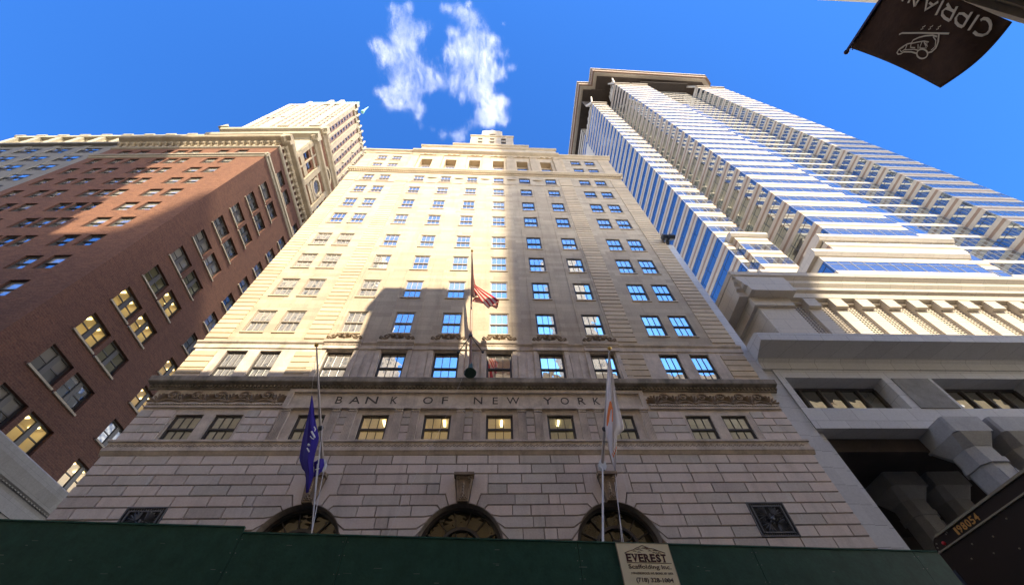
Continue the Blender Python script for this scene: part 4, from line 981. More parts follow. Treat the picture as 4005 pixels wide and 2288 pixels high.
# covered arcade: dark void with clustered columns
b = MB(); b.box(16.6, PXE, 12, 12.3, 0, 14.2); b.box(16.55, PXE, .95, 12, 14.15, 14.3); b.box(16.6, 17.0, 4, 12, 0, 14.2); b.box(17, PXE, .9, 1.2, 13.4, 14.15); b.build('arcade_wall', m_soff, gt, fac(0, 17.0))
def column(x, y, name='arcade_column', m=None):
    b = MB(); w_ = .78
    def oct(r, c): return [(x-r, y-r+c), (x-r+c, y-r), (x+r-c, y-r), (x+r, y-r+c), (x+r, y+r-c), (x+r-c, y+r), (x-r+c, y+r), (x-r, y+r-c)]
    def loft(A, za, B, zb_):
        i = len(b.v); b.v += [(p[0], p[1], za) for p in A]+[(p[0], p[1], zb_) for p in B]; n = 8
        for k in range(n): j = (k+1) % n; b.f.append((i+k, i+j, i+n+j, i+n+k)); b.m.append(0)
        b.f.append(tuple(range(i+n-1, i-1, -1))); b.m.append(0); b.f.append(tuple(range(i+n, i+2*n))); b.m.append(0)
    loft(oct(.70, .30), 0, oct(.70, .30), 11.9); loft(oct(.78, .33), 11.9, oct(.78, .33), 12.15); loft(oct(.72, .31), 12.15, oct(.72, .31), 12.75)
    loft(oct(.74, .32), 12.75, oct(1.05, .25), 13.35); loft(oct(1.05, .1), 13.35, oct(1.05, .1), 14.2)
    for s_ in (-.38, .38): b.box(x+s_-.03, x+s_+.03, y-.74, y-.7, 2, 11.6)
    o = b.build(name, m or m_grey, gt, fac(0, 0)); return o
for x in (23.6, 26.1, 38.2, 40.7): column(x, 17.15)
for x in (23.4, 26.0): column(x, 22.0)
b = MB(); b.box(0, 0, 0, 0, 0, 0)
# security lights on the corner pier
fl0 = thing('floodlight', 'black floodlight pair on the grey pier, seen against the glass tower', 'floodlight', (15.6, 16.9, 33.4))
b = MB(); b.box(15.5, 15.6, 16.7, 17.1, 33.4, 34.1); b.box(15.2, 15.9, 16.6, 16.9, 34.0, 34.35); b.build('bracket', m_mull, fl0)
for s_ in (-1, 1):
    b = MB(); b.profile([(16.2, 33.75), (16.5, 33.6), (16.75, 33.8), (16.75, 34.15), (16.3, 34.2)], 15.55+s_*.32-.22, 15.55+s_*.32+.22); b.build('lamp_head', m_mull, fl0)

# ================================================================== BUILDINGS BEHIND THE CAMERA (they cast the shadows and fill the reflections)
def tower_mat(name, c1, c2, bw, bh): return masonry(name, c2, tuple(v*1.3 for v in c2), c1, bw, bh, .9, bump=0, stain=tuple(v*.8 for v in c1), streak=.15, rough=.7, offset=0)
m_ba = tower_mat('buff_facade', (.62, .52, .38), (.12, .12, .12), 2.6, 3.6); m_bb = tower_mat('brown_facade', (.2, .13, .09), (.07, .07, .08), 3, 3.6); m_bc = tower_mat('pale_facade', (.62, .55, .43), (.12, .13, .15), 2.2, 3.5)
def bblock(name, label, boxes, m, cor=True, cat='building'):
    x0, x1, y0, y1, z0, z1 = boxes[0]; t = thing(name, label, cat, ((x0+x1)/2, y1, 0)); b = MB(); c_ = MB()
    for q in boxes:
        b.box(*q)
        if cor and q[5] > 30: c_.box(q[0]-.35, q[1]+.35, q[2]-.3, q[3]+.35, q[5], q[5]+.5)
    b.build('wall', m, t)
    if cor: c_.build('cornice', m_lime, t)
    return t
tn = math.tan(AZ); tz = math.tan(EL)/cos(AZ)
def sh(x, z, yb, yf=17): return x+tn*(yf-yb), z+tz*(yf-yb)       # where a shadow point on the facade plane comes from
Y55 = -1.0
xa_, hl_ = sh(-8, 18.3, Y55); xb_, hr_ = sh(-2, 19.6, Y55); _, hm = sh(0, 25.7, -4.5)
t55 = bblock('columned_bank_hall', 'pale stone banking hall close behind the viewer, its roof edge at the top right', [(-60, xa_, -30, Y55, 0, hl_-.5), (xa_, 70, -30, Y55, 0, hr_-.5)], masonry('hall_stone', (.68, .62, .5), (.6, .54, .43), (.4, .36, .3), 1.8, .8, .02), False)
x0_, _ = sh(-8.05, 0, -6.5); x1_, _ = sh(-1.95, 0, -4.5)
bblock('roof_house', 'dark brick lift house on the banking hall roof behind the viewer', [(x0_, x1_, -6.5, -4.5, hr_, hm-.5)], m_bb)
x0_, _ = sh(.95, 0, -110); x1_, _ = sh(24.2, 0, -100)
bblock('pale_tower', 'tall pale tower far behind the viewer whose shadow crosses the bank', [(x0_, x1_, -110, -100, 0, 243)], m_bc, False, 'skyscraper')
xs_, _ = sh(80, 107, -72, 24.5); _, zs_ = sh(80, 107, -60, 24.5); bblock('right_tower', 'dark tower behind the viewer at the far right', [(xs_, xs_+34, -72, -60, 0, zs_)], m_bb, False, 'skyscraper')
st = []                                                     # stepped tower at the left
for k in range(14):
    z = 28+k*4.6; x, zz = sh(-35.3-(z-28)*.205, z, -26); st.append((x-60, x, -60+k*.5, -26-k*.02, 0, zz if zz < 121 else 121))
xe_, ze_ = sh(-33.4, 34.3, -26); st.append((xe_-30, xe_, -59, -26.4, 0, ze_))
bblock('stepped_tower', 'buff tower with many small setbacks behind the viewer at the left', st, m_ba, False, 'skyscraper')
xa2, _ = sh(-33.2, 43.0, -165); _, z2a = sh(0, 43.0, -150); bblock('distant_slab', 'distant slab block behind the viewer', [(xa2-4.5, xa2, -165, -150.1, 0, z2a-8.5), (xa2, xa2+11, -165, -150, 0, z2a)], m_bc, False)
# the hall's projecting ledge seen at the top right
def edge_pt(vx, vy, z): d = ray(vx, vy); return CAM+d*((z-CAM.z)/d.z)
A_, B_ = edge_pt(2390, 0, 9.2), edge_pt(2549, 48, 9.2); dd = (B_-A_); A0 = A_-dd*.6; B0 = B_+dd*2.5
b = MB()
def ledge(off_, z0, z1):
    n_ = Vector((dd.y, -dd.x, 0)).normalized()*off_; P = [A0+n_, B0+n_, Vector((B0.x, -1.0, 0)), Vector((A0.x, -1.0, 0))]
    lo = [(p.x, p.y, z0) for p in P]; hi = [(p.x, p.y, z1) for p in P]; b.poly(lo[::-1]); b.poly(hi)
    for k in range(4): b.quad(lo[k], lo[(k+1) % 4], hi[(k+1) % 4], hi[k])
ledge(0, 9.2, 9.5); ledge(.1, 9.05, 9.2); ledge(.16, 8.9, 9.05)
b.build('stone_ledge', m_sill, t55)

# ================================================================== SIDEWALK SHED
m_steelb = mat('zinc_bolts', (.2, .22, .2), .5, .4); m_green = stone('green_plywood', (.02, .075, .055), .25, rough=.55, scale=3, streak=.35, dark=(.008, .02, .02))
th = math.atan(.083); FS = Matrix.Translation((0, 11.29, 0)) @ Matrix.Rotation(th, 4, 'Z')
shed = thing('sidewalk_shed', 'dark green plywood sidewalk shed along the foot of the bank', 'scaffold', (0, 11.3, 0))
b = MB(); xs = [-6.02+2.44*k*2 for k in range(-3, 5)]
jo = [-40, -17.5, -12.0, -6.03, -3.55, 2.32, 7.2, 12.1, 14.6]
for a, c in zip(jo, jo[1:]):
    hi = 6.53+(.13 if c <= -6 else 0); b.box(a+.006, c-.006, 0, .05, 5.15 if c <= -6 else 4.7, hi)
b.build('parapet_panels', m_green, shed, FS)
b = MB()
for a in jo[1:]: b.box(a-.05, a+.05, .05, .12, 4.7, 6.5)
b.box(-40, 14.6, .2, 4.5, 4.55, 4.7); b.box(-40, -6.03, -.02, .14, 4.95, 5.15); b.box(-40, 14.6, .06, .18, 4.3, 4.7)
b.build('deck_frame', mat('black_steel', (.02, .022, .024), .5, .5), shed, FS)
b = MB(); b.box(-40, -6.04, -.02, .07, 6.665, 6.70); b.box(-6.02, 14.6, -.02, .07, 6.535, 6.57); b.build('top_rail', stone('green_rail', (.03, .10, .075), .3, scale=4), shed, FS)
b = MB(); r_ = random.Random(12)
for a in jo[2:]:
    for zz in (5.3, 5.7, 6.1, 6.4):
        for d in (-.06, .06): b.sphere((a+d, -.004, zz), .012, 6, (1, .5, 1))
b.build('bolt_head', m_steelb, shed, FS)
b = MB()
for k in range(34):
    x, z = r_.uniform(-12, 13.5), r_.uniform(5.3, 6.35); l_ = r_.uniform(.03, .22); b.box(x, x+l_, -.0035, .001, z, z+r_.uniform(.004, .012))
b.build('scuff_mark', mat('pale_scuffs', (.16, .2, .17), .8), shed, FS)
m_post = mat('green_steel_post', (.02, .09, .06), .5)
for k, x in enumerate((-15, -10.5, -6, -1.5, 3, 7.5, 12, 14.5)):
    b = MB(); b.tube([(x, .3, .1), (x, .3, 4.4)], .05, 8); b.box(x-.12, x+.12, .18, .42, .1, .14); b.tube([(x, .3, 2.6), (x+.8, .3, 4.4)], .03, 6); b.build('post', m_post, shed, FS)
# name board
sign = thing('scaffolding_sign', 'cream EVEREST Scaffolding Inc. board fixed on the green shed', 'sign', (4.1, 11.6, 6))
Z1 = 6.53; sx0, sx1 = 3.36, 4.79
b = MB(); b.box(sx0, sx1, -.035, -.004, Z1-1.9, Z1+.0); b.build('board', mat('cream_board', (.82, .76, .56), .6), sign, FS)
b = MB(); b.box(sx0-.012, sx1+.012, -.04, .0, Z1+.0, Z1+.015); b.box(sx0-.012, sx0, -.04, 0, Z1-1.9, Z1); b.box(sx1, sx1+.012, -.04, 0, Z1-1.9, Z1); b.build('edging', m_sill, sign, FS)
m_ink = mat('maroon_ink', (.06, .012, .015), .6); m_ink2 = mat('brown_ink', (.05, .025, .02), .6)
W_ = sx1-sx0; U = lambda u: sx0+u*W_; VZ = lambda v: Z1-v
b = MB(); yS = -.036
xx = .135; lw = {'E': .105, 'V': .125, 'R': .12, 'S': .10, 'T': .11}
for ch in 'EVEREST':
    w_ = lw[ch]; put_text(b, ch, U(xx), U(xx+w_-.012), VZ(.435), VZ(.245), yS, .006, .035)
    ser = {'E': [(0, .0), (0, 1)], 'V': [(-.1, 1), (.62, 1)], 'R': [(-.05, 0), (-.05, 1), (.7, 0)], 'S': [], 'T': [(.3, 0)]}[ch]
    for sxf, top in ser:
        a = U(xx+sxf*w_*.8-.006); c = a+W_*w_*.42; z = VZ(.262) if top else VZ(.435); b.box(a, c, yS-.006, yS, z, z+.017)
    xx += w_
b.build('firm_name', m_ink, sign, FS)
b = MB(); b.box(U(.125), U(.96), yS-.004, yS, VZ(.462), VZ(.450))
P = [(.12, .235), (.2, .19), (.3, .155), (.36, .11), (.42, .085), (.47, .05), (.5, .042), (.54, .065), (.62, .11), (.7, .12), (.8, .17), (.9, .215)]
for p_, q in zip(P, P[1:]): b.tube([(U(p_[0]), yS, VZ(p_[1])), (U(q[0]), yS, VZ(q[1]))], .008, 5)
r_ = random.Random(4)
for k in range(20):
    u = .25+.55*r_.random(); top = .06+abs(u-.5)*.3; v_ = top+.03+r_.random()*.09
    if v_ < .225: b.tube([(U(u), yS, VZ(v_)), (U(u+.03), yS, VZ(v_-.012)), (U(u+.07), yS, VZ(v_+.004))], [.004, .011, .003], 4)
b.build('mountain_mark', m_ink, sign, FS)
def line(b, s_, u0, u1, v0, v1, off=0, y=None):
    """set a whole line of type between u0 and u1"""
    vs, fs = text_mesh(s_, 1, 0, off)
    put_text(b, s_, U(u0), U(u1), VZ(v1), VZ(v0), yS, .004, off)
b = MB(); line(b, 'Scaffolding Inc.', .14, .93, .495, .62, .012); b.build('firm_line', m_ink2, sign, FS)
b = MB(); line(b, '1150 LONGWOOD AVE. BRONX, NY 10474', .165, .93, .665, .725, .01); b.build('address_line', m_ink2, sign, FS)
b = MB(); line(b, '(718) 328-1004', .225, .90, .79, .915, .02); b.build('phone_line', m_ink2, sign, FS)

# ================================================================== FLAGPOLES AND FLAGS on the bank
m_steel = mat('brushed_steel_pole', (.42, .38, .38), .4, .6); m_polebr = mat('brown_pole', (.20, .12, .09), .5, .2); m_gold = mat('gilt_ball', (.7, .45, .12), .3, .9); m_verd = mat('verdigris_bronze', (.03, .075, .06), .5, .3); m_rope = mat('white_rope', (.55, .53, .5), .8)
def pix(vx, vy, Y): return onplane(vx, vy, 1, Y)
def flagpole(label, base, tip, r, m, foot):
    t = thing('flagpole', label, 'flagpole', tuple(base)); b = MB(); n = 6
    b.tube([base+(tip-base)*k/n for k in range(n+1)], [r*(1-.55*k/n) for k in range(n+1)], 10); b.build('pole', m, t)
    b = MB(); b.sphere(tuple(tip+(tip-base).normalized()*.1), .1, 10); b.build('finial', m_gold, t)
    return t
bc = Vector((-1.16, 16.35, 17.0)); tc_ = pix(1175, 627, 14.9); pc = flagpole('tall brown flagpole standing on the main cornice, held by two stays, middle of the three', bc+Vector((0, 0, .25)), tc_, .085, m_polebr, 1)
b = MB(); b.tube([bc+Vector((0, -.15, .02)), bc+Vector((0, -.13, .1)), bc+Vector((0, -.08, .35)), bc+Vector((0, -.03, .75))], [.34, .3, .15, .11], 14); b.build('socket', m_verd, pc)
col = bc+(tc_-bc)*.255
b = MB()
for s_ in (-1, 1):
    e = Vector((col.x+s_*.72, 16.9, 19.35)); b.tube([col, col+(e-col)*.5, e], [.02, .035, .02], 6); b.sphere(tuple(e), .09, 6)
b.tube([col-Vector((0, 0, .08)), col+Vector((0, 0, .08))], .12, 10); b.build('stay', m_mull, pc)
poles = []
for (lab, vb, vt, Yt) in (('steel flagpole leaning out at the left, flying the dark blue flag', (803, 1162), (788, 864), 13.0), ('steel flagpole leaning out at the right, flying the white flag', (1499, 1162), (1517, 872), 13.0)):
    base = pix(*vb, 16.9); tip = pix(*vt, Yt); t = flagpole(lab, base, tip, .075, m_steel, 0); poles.append((base, tip))
    b = MB(); pts = [(base.x+.17*cos(a), base.z+.02+.27*sin(a)) for a in [2*pi*k/8+pi/8 for k in range(8)]]; b.prism(pts, 16.72, 17.0); b.build('wall_plate', mat('pale_plate', (.62, .65, .68), .5), t)
    b = MB(); c_ = base+(tip-base)*.32; b.sphere(tuple(c_), .12, 8); b.build('collar', m_mull, t)
def cloth(name, cols, m, thick=.012, rows=26, sub=8, ripple=.06, parent=None, seed=1):
    """cloth lofted between hanging edge lines; cols = polylines of (vx, vy, Y) from the left edge to the right edge"""
    r_ = random.Random(seed); L_ = []
    for c_ in cols:
        P_ = [pix(*p) for p in c_]; d = [0]
        for a, e in zip(P_, P_[1:]): d.append(d[-1]+(e-a).length)
        out = []
        for i in range(rows+1):
            t = d[-1]*i/rows; k = max(j for j in range(len(d)-1) if d[j] <= t+1e-9) if t < d[-1] else len(d)-2
            f = (t-d[k])/max(d[k+1]-d[k], 1e-9); out.append(P_[k].lerp(P_[k+1], f))
        L_.append(out)
    nc = (len(cols)-1)*sub; V_ = []; 
    for j in range(nc+1):
        k = min(j//sub, len(cols)-2); f = (j-k*sub)/sub
        for i in range(rows+1):
            v = L_[k][i].lerp(L_[k+1][i], f); w_ = sin(j*1.25+i*.13+seed)*.6+sin(j*.55+i*.3)*.5
            env = min(1, i/6+.15); V_.append(v+Vector((0, ripple*w_*env, 0)))
    F_ = [(j*(rows+1)+i, j*(rows+1)+i+1, (j+1)*(rows+1)+i+1, (j+1)*(rows+1)+i) for j in range(nc) for i in range(rows)]
    me = bpy.data.meshes.new(name); me.from_pydata(V_, [], F_); uv = me.uv_layers.new(name='UVMap')
    for p_ in me.polygons:
        for li in p_.loop_indices:
            vi = me.loops[li].vertex_index; uv.data[li].uv = ((vi//(rows+1))/nc, 1-(vi % (rows+1))/rows)
    me.polygons.foreach_set('use_smooth', [True]*len(me.polygons)); me.materials.append(m); me.update()
    if parent is not None:
        for v in me.vertices: pass
    o = link(name, me, parent, Matrix.Identity(4) if parent is not None else None)
    sm = o.modifiers.new('Thickness', 'SOLIDIFY'); sm.thickness = thick; return o
def clothmat(name, c, trans=.25):
    m = bpy.data.materials.new(name); m.use_nodes = True; t = m.node_tree; bs = t.nodes['Principled BSDF']; bs.inputs['Roughness'].default_value = .75
    bs.inputs['Base Color'].default_value = (*c, 1)
    tl = N(m, 'ShaderNodeBsdfTranslucent'); tl.inputs[0].default_value = (*c, 1); mx = N(m, 'ShaderNodeMixShader'); mx.inputs[0].default_value = trans
    L(m, bs.outputs[0], mx.inputs[1]); L(m, tl.outputs[0], mx.inputs[2]); L(m, mx.outputs[0], t.nodes['Material Output'].inputs[0]); return m, bs, tl
# blue flag
fm, bs, tl = clothmat('deep_blue_cloth', (.030, .012, .28), .2)
Yb = 14.1
def bl(x, y): return ((1150+x*150/485)/VS, (1500+y*450/1456)/VS)
fb = cloth('blue_flag', [[(*bl(222, 150), 13.7), (*bl(170, 420), 14.0), (*bl(110, 700), 14.2), (*bl(70, 960), 14.4), (*bl(110, 1100), 14.5), (*bl(150, 1120), 14.6), (*bl(145, 1370), 15.1)],
     [(*bl(226, 150), 13.7), (*bl(215, 420), 13.8), (*bl(200, 700), 13.9), (*bl(170, 960), 14.0), (*bl(195, 1150), 14.3), (*bl(170, 1380), 15.0)],
     [(*bl(230, 150), 13.75), (*bl(265, 420), 14.1), (*bl(320, 700), 14.3), (*bl(270, 860), 14.4), (*bl(240, 1000), 14.6), (*bl(250, 1150), 14.7), (*bl(190, 1340), 15.0)]], fm, seed=3)
tag(fb, 'dark blue flag hanging furled from the left leaning pole', 'flag')
fb2 = cloth('flag_corner', [[(*bl(250, 990), 14.6), (*bl(255, 1080), 14.7), (*bl(250, 1170), 14.8)], [(*bl(330, 945), 14.6), (*bl(325, 1060), 14.6), (*bl(285, 1175), 14.8)], [(*bl(375, 950), 14.9), (*bl(385, 1030), 14.9), (*bl(350, 1115), 14.9)]], fm, rows=10, ripple=.04, seed=5, parent=fb)
b = MB(); m_wl = mat('white_print', (.75, .75, .8), .7)
for pts, r in (([(255, 545), (270, 575), (262, 600)], .02), ([(222, 605), (262, 680)], .035), ([(205, 665), (225, 690), (250, 700)], .018), ([(180, 765), (192, 780)], .04), ([(165, 815), (190, 860)], .025), ([(270, 1085), (300, 1080), (322, 1070)], .02)):
    b.tube([pix(*bl(*p), 13.72 if p[1] < 900 else 14.5) for p in pts], r, 5)
b.build('white_emblem', m_wl, fb, Matrix.Identity(4))
# white flag with an orange emblem
def wl(x, y): return ((2330+x*150/390)/VS, (1340+y*560/1456)/VS)
wm, bs, tl = clothmat('white_cloth', (.85, .82, .84), .4)
fw = cloth('white_flag', [[(*wl(138, 150), 13.15), (*wl(118, 420), 13.9), (*wl(105, 650), 14.2), (*wl(93, 880), 14.4), (*wl(130, 1080), 14.6), (*wl(190, 1280), 14.9)],
     [(*wl(142, 150), 13.15), (*wl(155, 420), 13.7), (*wl(165, 650), 13.9), (*wl(175, 880), 14.0), (*wl(175, 1080), 14.4), (*wl(197, 1295), 14.8)],
     [(*wl(146, 150), 13.15), (*wl(190, 450), 13.9), (*wl(240, 680), 14.1), (*wl(295, 880), 14.3), (*wl(215, 950), 14.4), (*wl(205, 1300), 14.8)]], wm, seed=8)
tag(fw, 'white flag with an orange emblem hanging from the right leaning pole', 'flag')
b = MB(); m_or = mat('orange_print', (.9, .25, .05), .7)
P_ = [(140, 600), (152, 590), (163, 620), (168, 660), (150, 690), (140, 760), (135, 800), (120, 850), (110, 840), (112, 760), (125, 680), (132, 640)]
b.poly([pix(*wl(*p), 13.74) for p in P_][::-1]); b.tube([pix(*wl(*p), 13.74) for p in ((168, 660), (172, 720), (168, 800))], .02, 5)
for k in range(7): b.tube([pix(*wl(168+k*6.5, 1120+30*(k % 2)-k*11), 14.05), pix(*wl(182+k*5, 1165-k*14), 14.05)], .014, 4)
b.build('orange_emblem', m_or, fw, Matrix.Identity(4))
# striped flag at half mast
sm_, bs, tl = clothmat('striped_cloth', (.6, .1, .1), .45)
uvn = N(sm_, 'ShaderNodeUVMap'); sp_ = N(sm_, 'ShaderNodeSeparateXYZ'); L(sm_, uvn.outputs[0], sp_.inputs[0]); ml = N(sm_, 'ShaderNodeMath', operation='MULTIPLY'); ml.inputs[1].default_value = 3.5; L(sm_, sp_.outputs[0], ml.inputs[0])
fr_ = N(sm_, 'ShaderNodeMath', operation='FRACT'); L(sm_, ml.outputs[0], fr_.inputs[0]); gt_ = N(sm_, 'ShaderNodeMath', operation='GREATER_THAN'); gt_.inputs[1].default_value = .5; L(sm_, fr_.outputs[0], gt_.inputs[0])
cst = mixc(sm_, gt_.outputs[0], (.6, .025, .03), (.72, .62, .54)); L(sm_, cst, bs.inputs['Base Color']); L(sm_, cst, tl.inputs[0])
def ul(x, y): return ((1700+x*350/927)/VS, (950+y*350/927)/VS)
us = cloth('striped_flag', [[(*ul(389, 300), 15.1), (*ul(396, 480), 15.2), (*ul(440, 545), 14.9), (*ul(490, 620), 14.6), (*ul(548, 674), 14.2)],
     [(*ul(392, 300), 15.1), (*ul(412, 440), 15.1), (*ul(480, 520), 14.7), (*ul(560, 600), 14.3), (*ul(590, 655), 14.0)],
     [(*ul(395, 300), 15.1), (*ul(420, 445), 15.1), (*ul(500, 490), 14.8), (*ul(600, 545), 14.5), (*ul(665, 592), 14.2)]], sm_, rows=22, ripple=.05, seed=2)
tag(us, 'red and white striped flag at half mast blowing right from the middle pole', 'flag')
cloth('lower_fold', [[(*ul(388, 605), 15.3), (*ul(470, 622), 15.2), (*ul(560, 640), 14.9), (*ul(640, 684), 14.6)], [(*ul(396, 588), 15.3), (*ul(470, 606), 15.2), (*ul(600, 615), 14.9), (*ul(655, 655), 14.6)], [(*ul(420, 560), 15.3), (*ul(480, 570), 15.2), (*ul(610, 570), 14.8), (*ul(666, 596), 14.55)]], sm_, rows=14, ripple=.03, seed=4, parent=us)
cm, _, _ = clothmat('dark_canton_cloth', (.045, .035, .06), .3)
cloth('canton_folds', [[(*ul(385, 150), 15.0), (*ul(382, 300), 15.2), (*ul(378, 450), 15.3), (*ul(385, 560), 15.4)], [(*ul(390, 140), 15.0), (*ul(395, 300), 15.0), (*ul(405, 420), 15.0), (*ul(405, 570), 15.1)], [(*ul(393, 150), 15.0), (*ul(405, 340), 15.2), (*ul(420, 450), 15.2), (*ul(440, 545), 15.2)]], clothmat('folded_brown_cloth', (.16, .07, .06), .3)[0], rows=16, ripple=.03, seed=6, parent=us)
# halyards
b = MB(); e = pix(775, 1332, 12.2)
for q in ((803, 1060, 14.6), (797, 1100, 14.4), (806, 1170, 16.5), (790, 1150, 14.7)): b.tube([pix(*q), e], .013, 5)
b.tube([pix(788, 870, 13.05), pix(774, 990, 13.7)], .008, 4); b.tube([e, e-Vector((0, 0, .5))], .04, 5)
tag(b.build('halyard', m_rope), 'white ropes running from the blue flag down to the green shed', 'rope')
b = MB(); b.tube([pix(1500, 1165, 16.6), pix(1501, 1355, 12.3)], .035, 6); 
for q in ((1532, 1180, 14.9), (1530, 1200, 15.0)): b.tube([pix(*q), pix(1549 if q[1] < 1190 else 1553, 1356, 12.3)], .01, 4)
tag(b.build('halyard', m_rope), 'taut ropes running from the white flag pole down to the green shed', 'rope')
b = MB(); b.tube([pix(1168, 900, 16.2), pix(1100, 1060, 14.6), pix(1000, 1250, 12.7), pix(960, 1345, 12.2)], .006, 4); tag(b.build('halyard', m_rope), 'thin slack line falling from the middle flagpole across the carved name', 'rope')

# ================================================================== BANNER overhead at the top right
def dv(x, y): d = ray((3250+x*755/2549)/VS, (y*755/2549)/VS); return d
def atz(x, y, z): d = dv(x, y); return CAM+d*((z-CAM.z)/d.z)
def atx(x, y, X): d = dv(x, y); return CAM+d*(X/d.x)
XF = 5.9
tipp = atx(205, 692, XF); pin = atx(700, -60, XF)
ban = thing('hanging_banner', 'dark brown banner with cream lettering and a chef-hat drawing, overhead at the top right', 'banner', tuple(tipp))
pd = (pin-tipp).normalized(); ptb = tipp+pd*2.2
b = MB(); b.tube([tipp, ptb], .028, 8); b.sphere(tuple(tipp), .04, 8); b.build('pole', mat('violet_black_pole', (.05, .04, .08), .4, .5), ban, Matrix.Identity(4))
m_bn = stone('brown_banner_cloth', (.055, .028, .015), .3, scale=4, streak=0)
def bcor(u, v, tab=False):
    """banner surface from its picture outline: u from pole edge to far edge, v from tip side inward"""
    c00 = (262, 640); c10 = (1440, 1165); c11 = (2385, 300); c01 = (900, -350)
    # near edge bows, far edge bows
    e0 = (c00[0]+(c10[0]-c00[0])*u, c00[1]+(c10[1]-c00[1])*u+35*sin(pi*u)*-1)
    e1 = (c01[0]+(c11[0]-c01[0])*u, c01[1]+(c11[1]-c01[1])*u)
    x = e0[0]+(e1[0]-e0[0])*v+60*sin(pi*v)*u; y = e0[1]+(e1[1]-e0[1])*v+40*sin(pi*v)*u
    X = XF+.12*u+.035*sin(7*v+2*u)*u+.02*sin(11*u+4*v)
    if tab: return (x, y, X)
    return atx(x, y, X)
nu, nv = 30, 20
TAB = [bcor(i/60, j/50, True) for i in range(61) for j in range(51)]
V_ = [bcor(i/nu, j/nv) for j in range(nv+1) for i in range(nu+1)]
F_ = [(j*(nu+1)+i, j*(nu+1)+i+1, (j+1)*(nu+1)+i+1, (j+1)*(nu+1)+i) for j in range(nv) for i in range(nu)]
me = bpy.data.meshes.new('cloth'); me.from_pydata(V_, [], F_); me.materials.append(m_bn); me.polygons.foreach_set('use_smooth', [True]*len(F_)); me.update()
o = link('cloth', me, ban, Matrix.Identity(4)); md = o.modifiers.new('Thickness', 'SOLIDIFY'); md.thickness = .01
b = MB()
for k in range(7): a = k/6; p_ = tipp+pd*(.1+1.9*a); b.tube([p_+Vector((.02, 0, .02)), p_+Vector((.06, 0, -.06))], .012, 5)
b.tube([tipp+pd*.04+Vector((.045, 0, -.035)), ptb+Vector((.045, 0, -.035))], .012, 6); b.build('hem_rod', m_rope, ban, Matrix.Identity(4))
m_print = mat('cream_print', (.62, .55, .43), .8)
def onb(x, y, X=None):
    """point on the front of the banner for a spot of the drawing"""
    k = min(TAB, key=lambda q: (q[0]-x)**2+(q[1]-y)**2) if 0 < 1 else None
    d = dv(x, y); return CAM+d*((k[2]-.03)/d.x)
def stroke(b, pts, r):
    P_ = [onb(*p) for p in pts]; i0 = len(b.v); b.tube(P_, r*.8, 6)
    for k, c_ in enumerate(P_):
        for q in range(6): v = b.v[i0+k*6+q]; b.v[i0+k*6+q] = (c_.x+(v[0]-c_.x)*.15, v[1], v[2])
b = MB()
def glyph(ch, P0, P1, P2):
    """P0 = glyph foot left, P1 = foot right, P2 = top left, in drawing coordinates"""
    vs, fs = text_mesh(ch, 1, 0, .012); ax, bx = min(v.x for v in vs), max(v.x for v in vs); ay, by = min(v.y for v in vs), max(v.y for v in vs)
    i = len(b.v)
    for v in vs:
        s_, t = (v.x-ax)/max(bx-ax, 1e-6), (v.y-ay)/max(by-ay, 1e-6)
        b.v.append(onb(P0[0]+(P1[0]-P0[0])*s_+(P2[0]-P0[0])*t, P0[1]+(P1[1]-P0[1])*s_+(P2[1]-P0[1])*t))
    for f in fs: b.f.append(tuple(i+k for k in f)); b.m.append(0)
GL = [('C', (2115, 290), (1965, 215), (2010, 475+10)), ('I', (1958, 205), (1925, 190), (1825, 410)), ('P', (1862, 160), (1740, 100), (1770, 370)), ('R', (1672, 90), (1535, 45), (1580, 280)), ('I', (1495, 15), (1462, 0), (1400, 210)), ('A', (1420, 20), (1270, -20), (1290, 150)), ('N', (1205, -40), (1080, -110), (1130, 105)), ('I', (1065, -110), (1030, -125), (1000, 40))]
b = MB()
stroke(b, [(2060, 255), (2095, 290), (2110, 340), (2100, 400), (2060, 450), (2000, 473), (1930, 462), (1885, 425)], .022); stroke(b, [(2060, 255), (2010, 250), (1975, 275)], .022)
stroke(b, [(1950, 205), (1818, 405)], .022)
stroke(b, [(1860, 165), (1740, 362)], .022); stroke(b, [(1740, 362), (1685, 340), (1650, 300), (1650, 240), (1690, 185), (1745, 185), (1795, 225), (1805, 252)], .02)
stroke(b, [(1665, 92), (1570, 280)], .022); stroke(b, [(1570, 280), (1505, 245), (1468, 200), (1475, 150), (1520, 115), (1575, 130), (1620, 155)], .02); stroke(b, [(1575, 125), (1535, 55)], .02)
stroke(b, [(1485, 10), (1385, 205)], .022)
stroke(b, [(1275, -15), (1245, 140), (1415, 30)], .022); stroke(b, [(1300, 40), (1345, 75)], .018)
stroke(b, [(1195, -60), (1105, 90)], .022); stroke(b, [(1105, 90), (1085, -90)], .02); stroke(b, [(1085, -90), (1020, 45)], .022); stroke(b, [(985, -50), (940, 22)], .022)
b.build('lettering', m_print, ban, Matrix.Identity(4))
b = MB()
stroke(b, [(900, 460), (940, 442), (1200, 440), (1420, 445), (1558, 448)], .014)
stroke(b, [(1425, 455), (1415, 560), (1385, 640), (1330, 690), (1285, 700)], .013); stroke(b, [(1400, 490), (1340, 470), (1250, 478), (1160, 500), (1085, 535), (1060, 575), (1010, 585), (950, 620), (895, 660), (872, 700), (890, 722), (925, 715), (960, 690), (1060, 690), (1130, 710)], .012)
stroke(b, [(1205+72*cos(t), 716+62*sin(t)) for t in [2*pi*k/16 for k in range(17)]], .012)
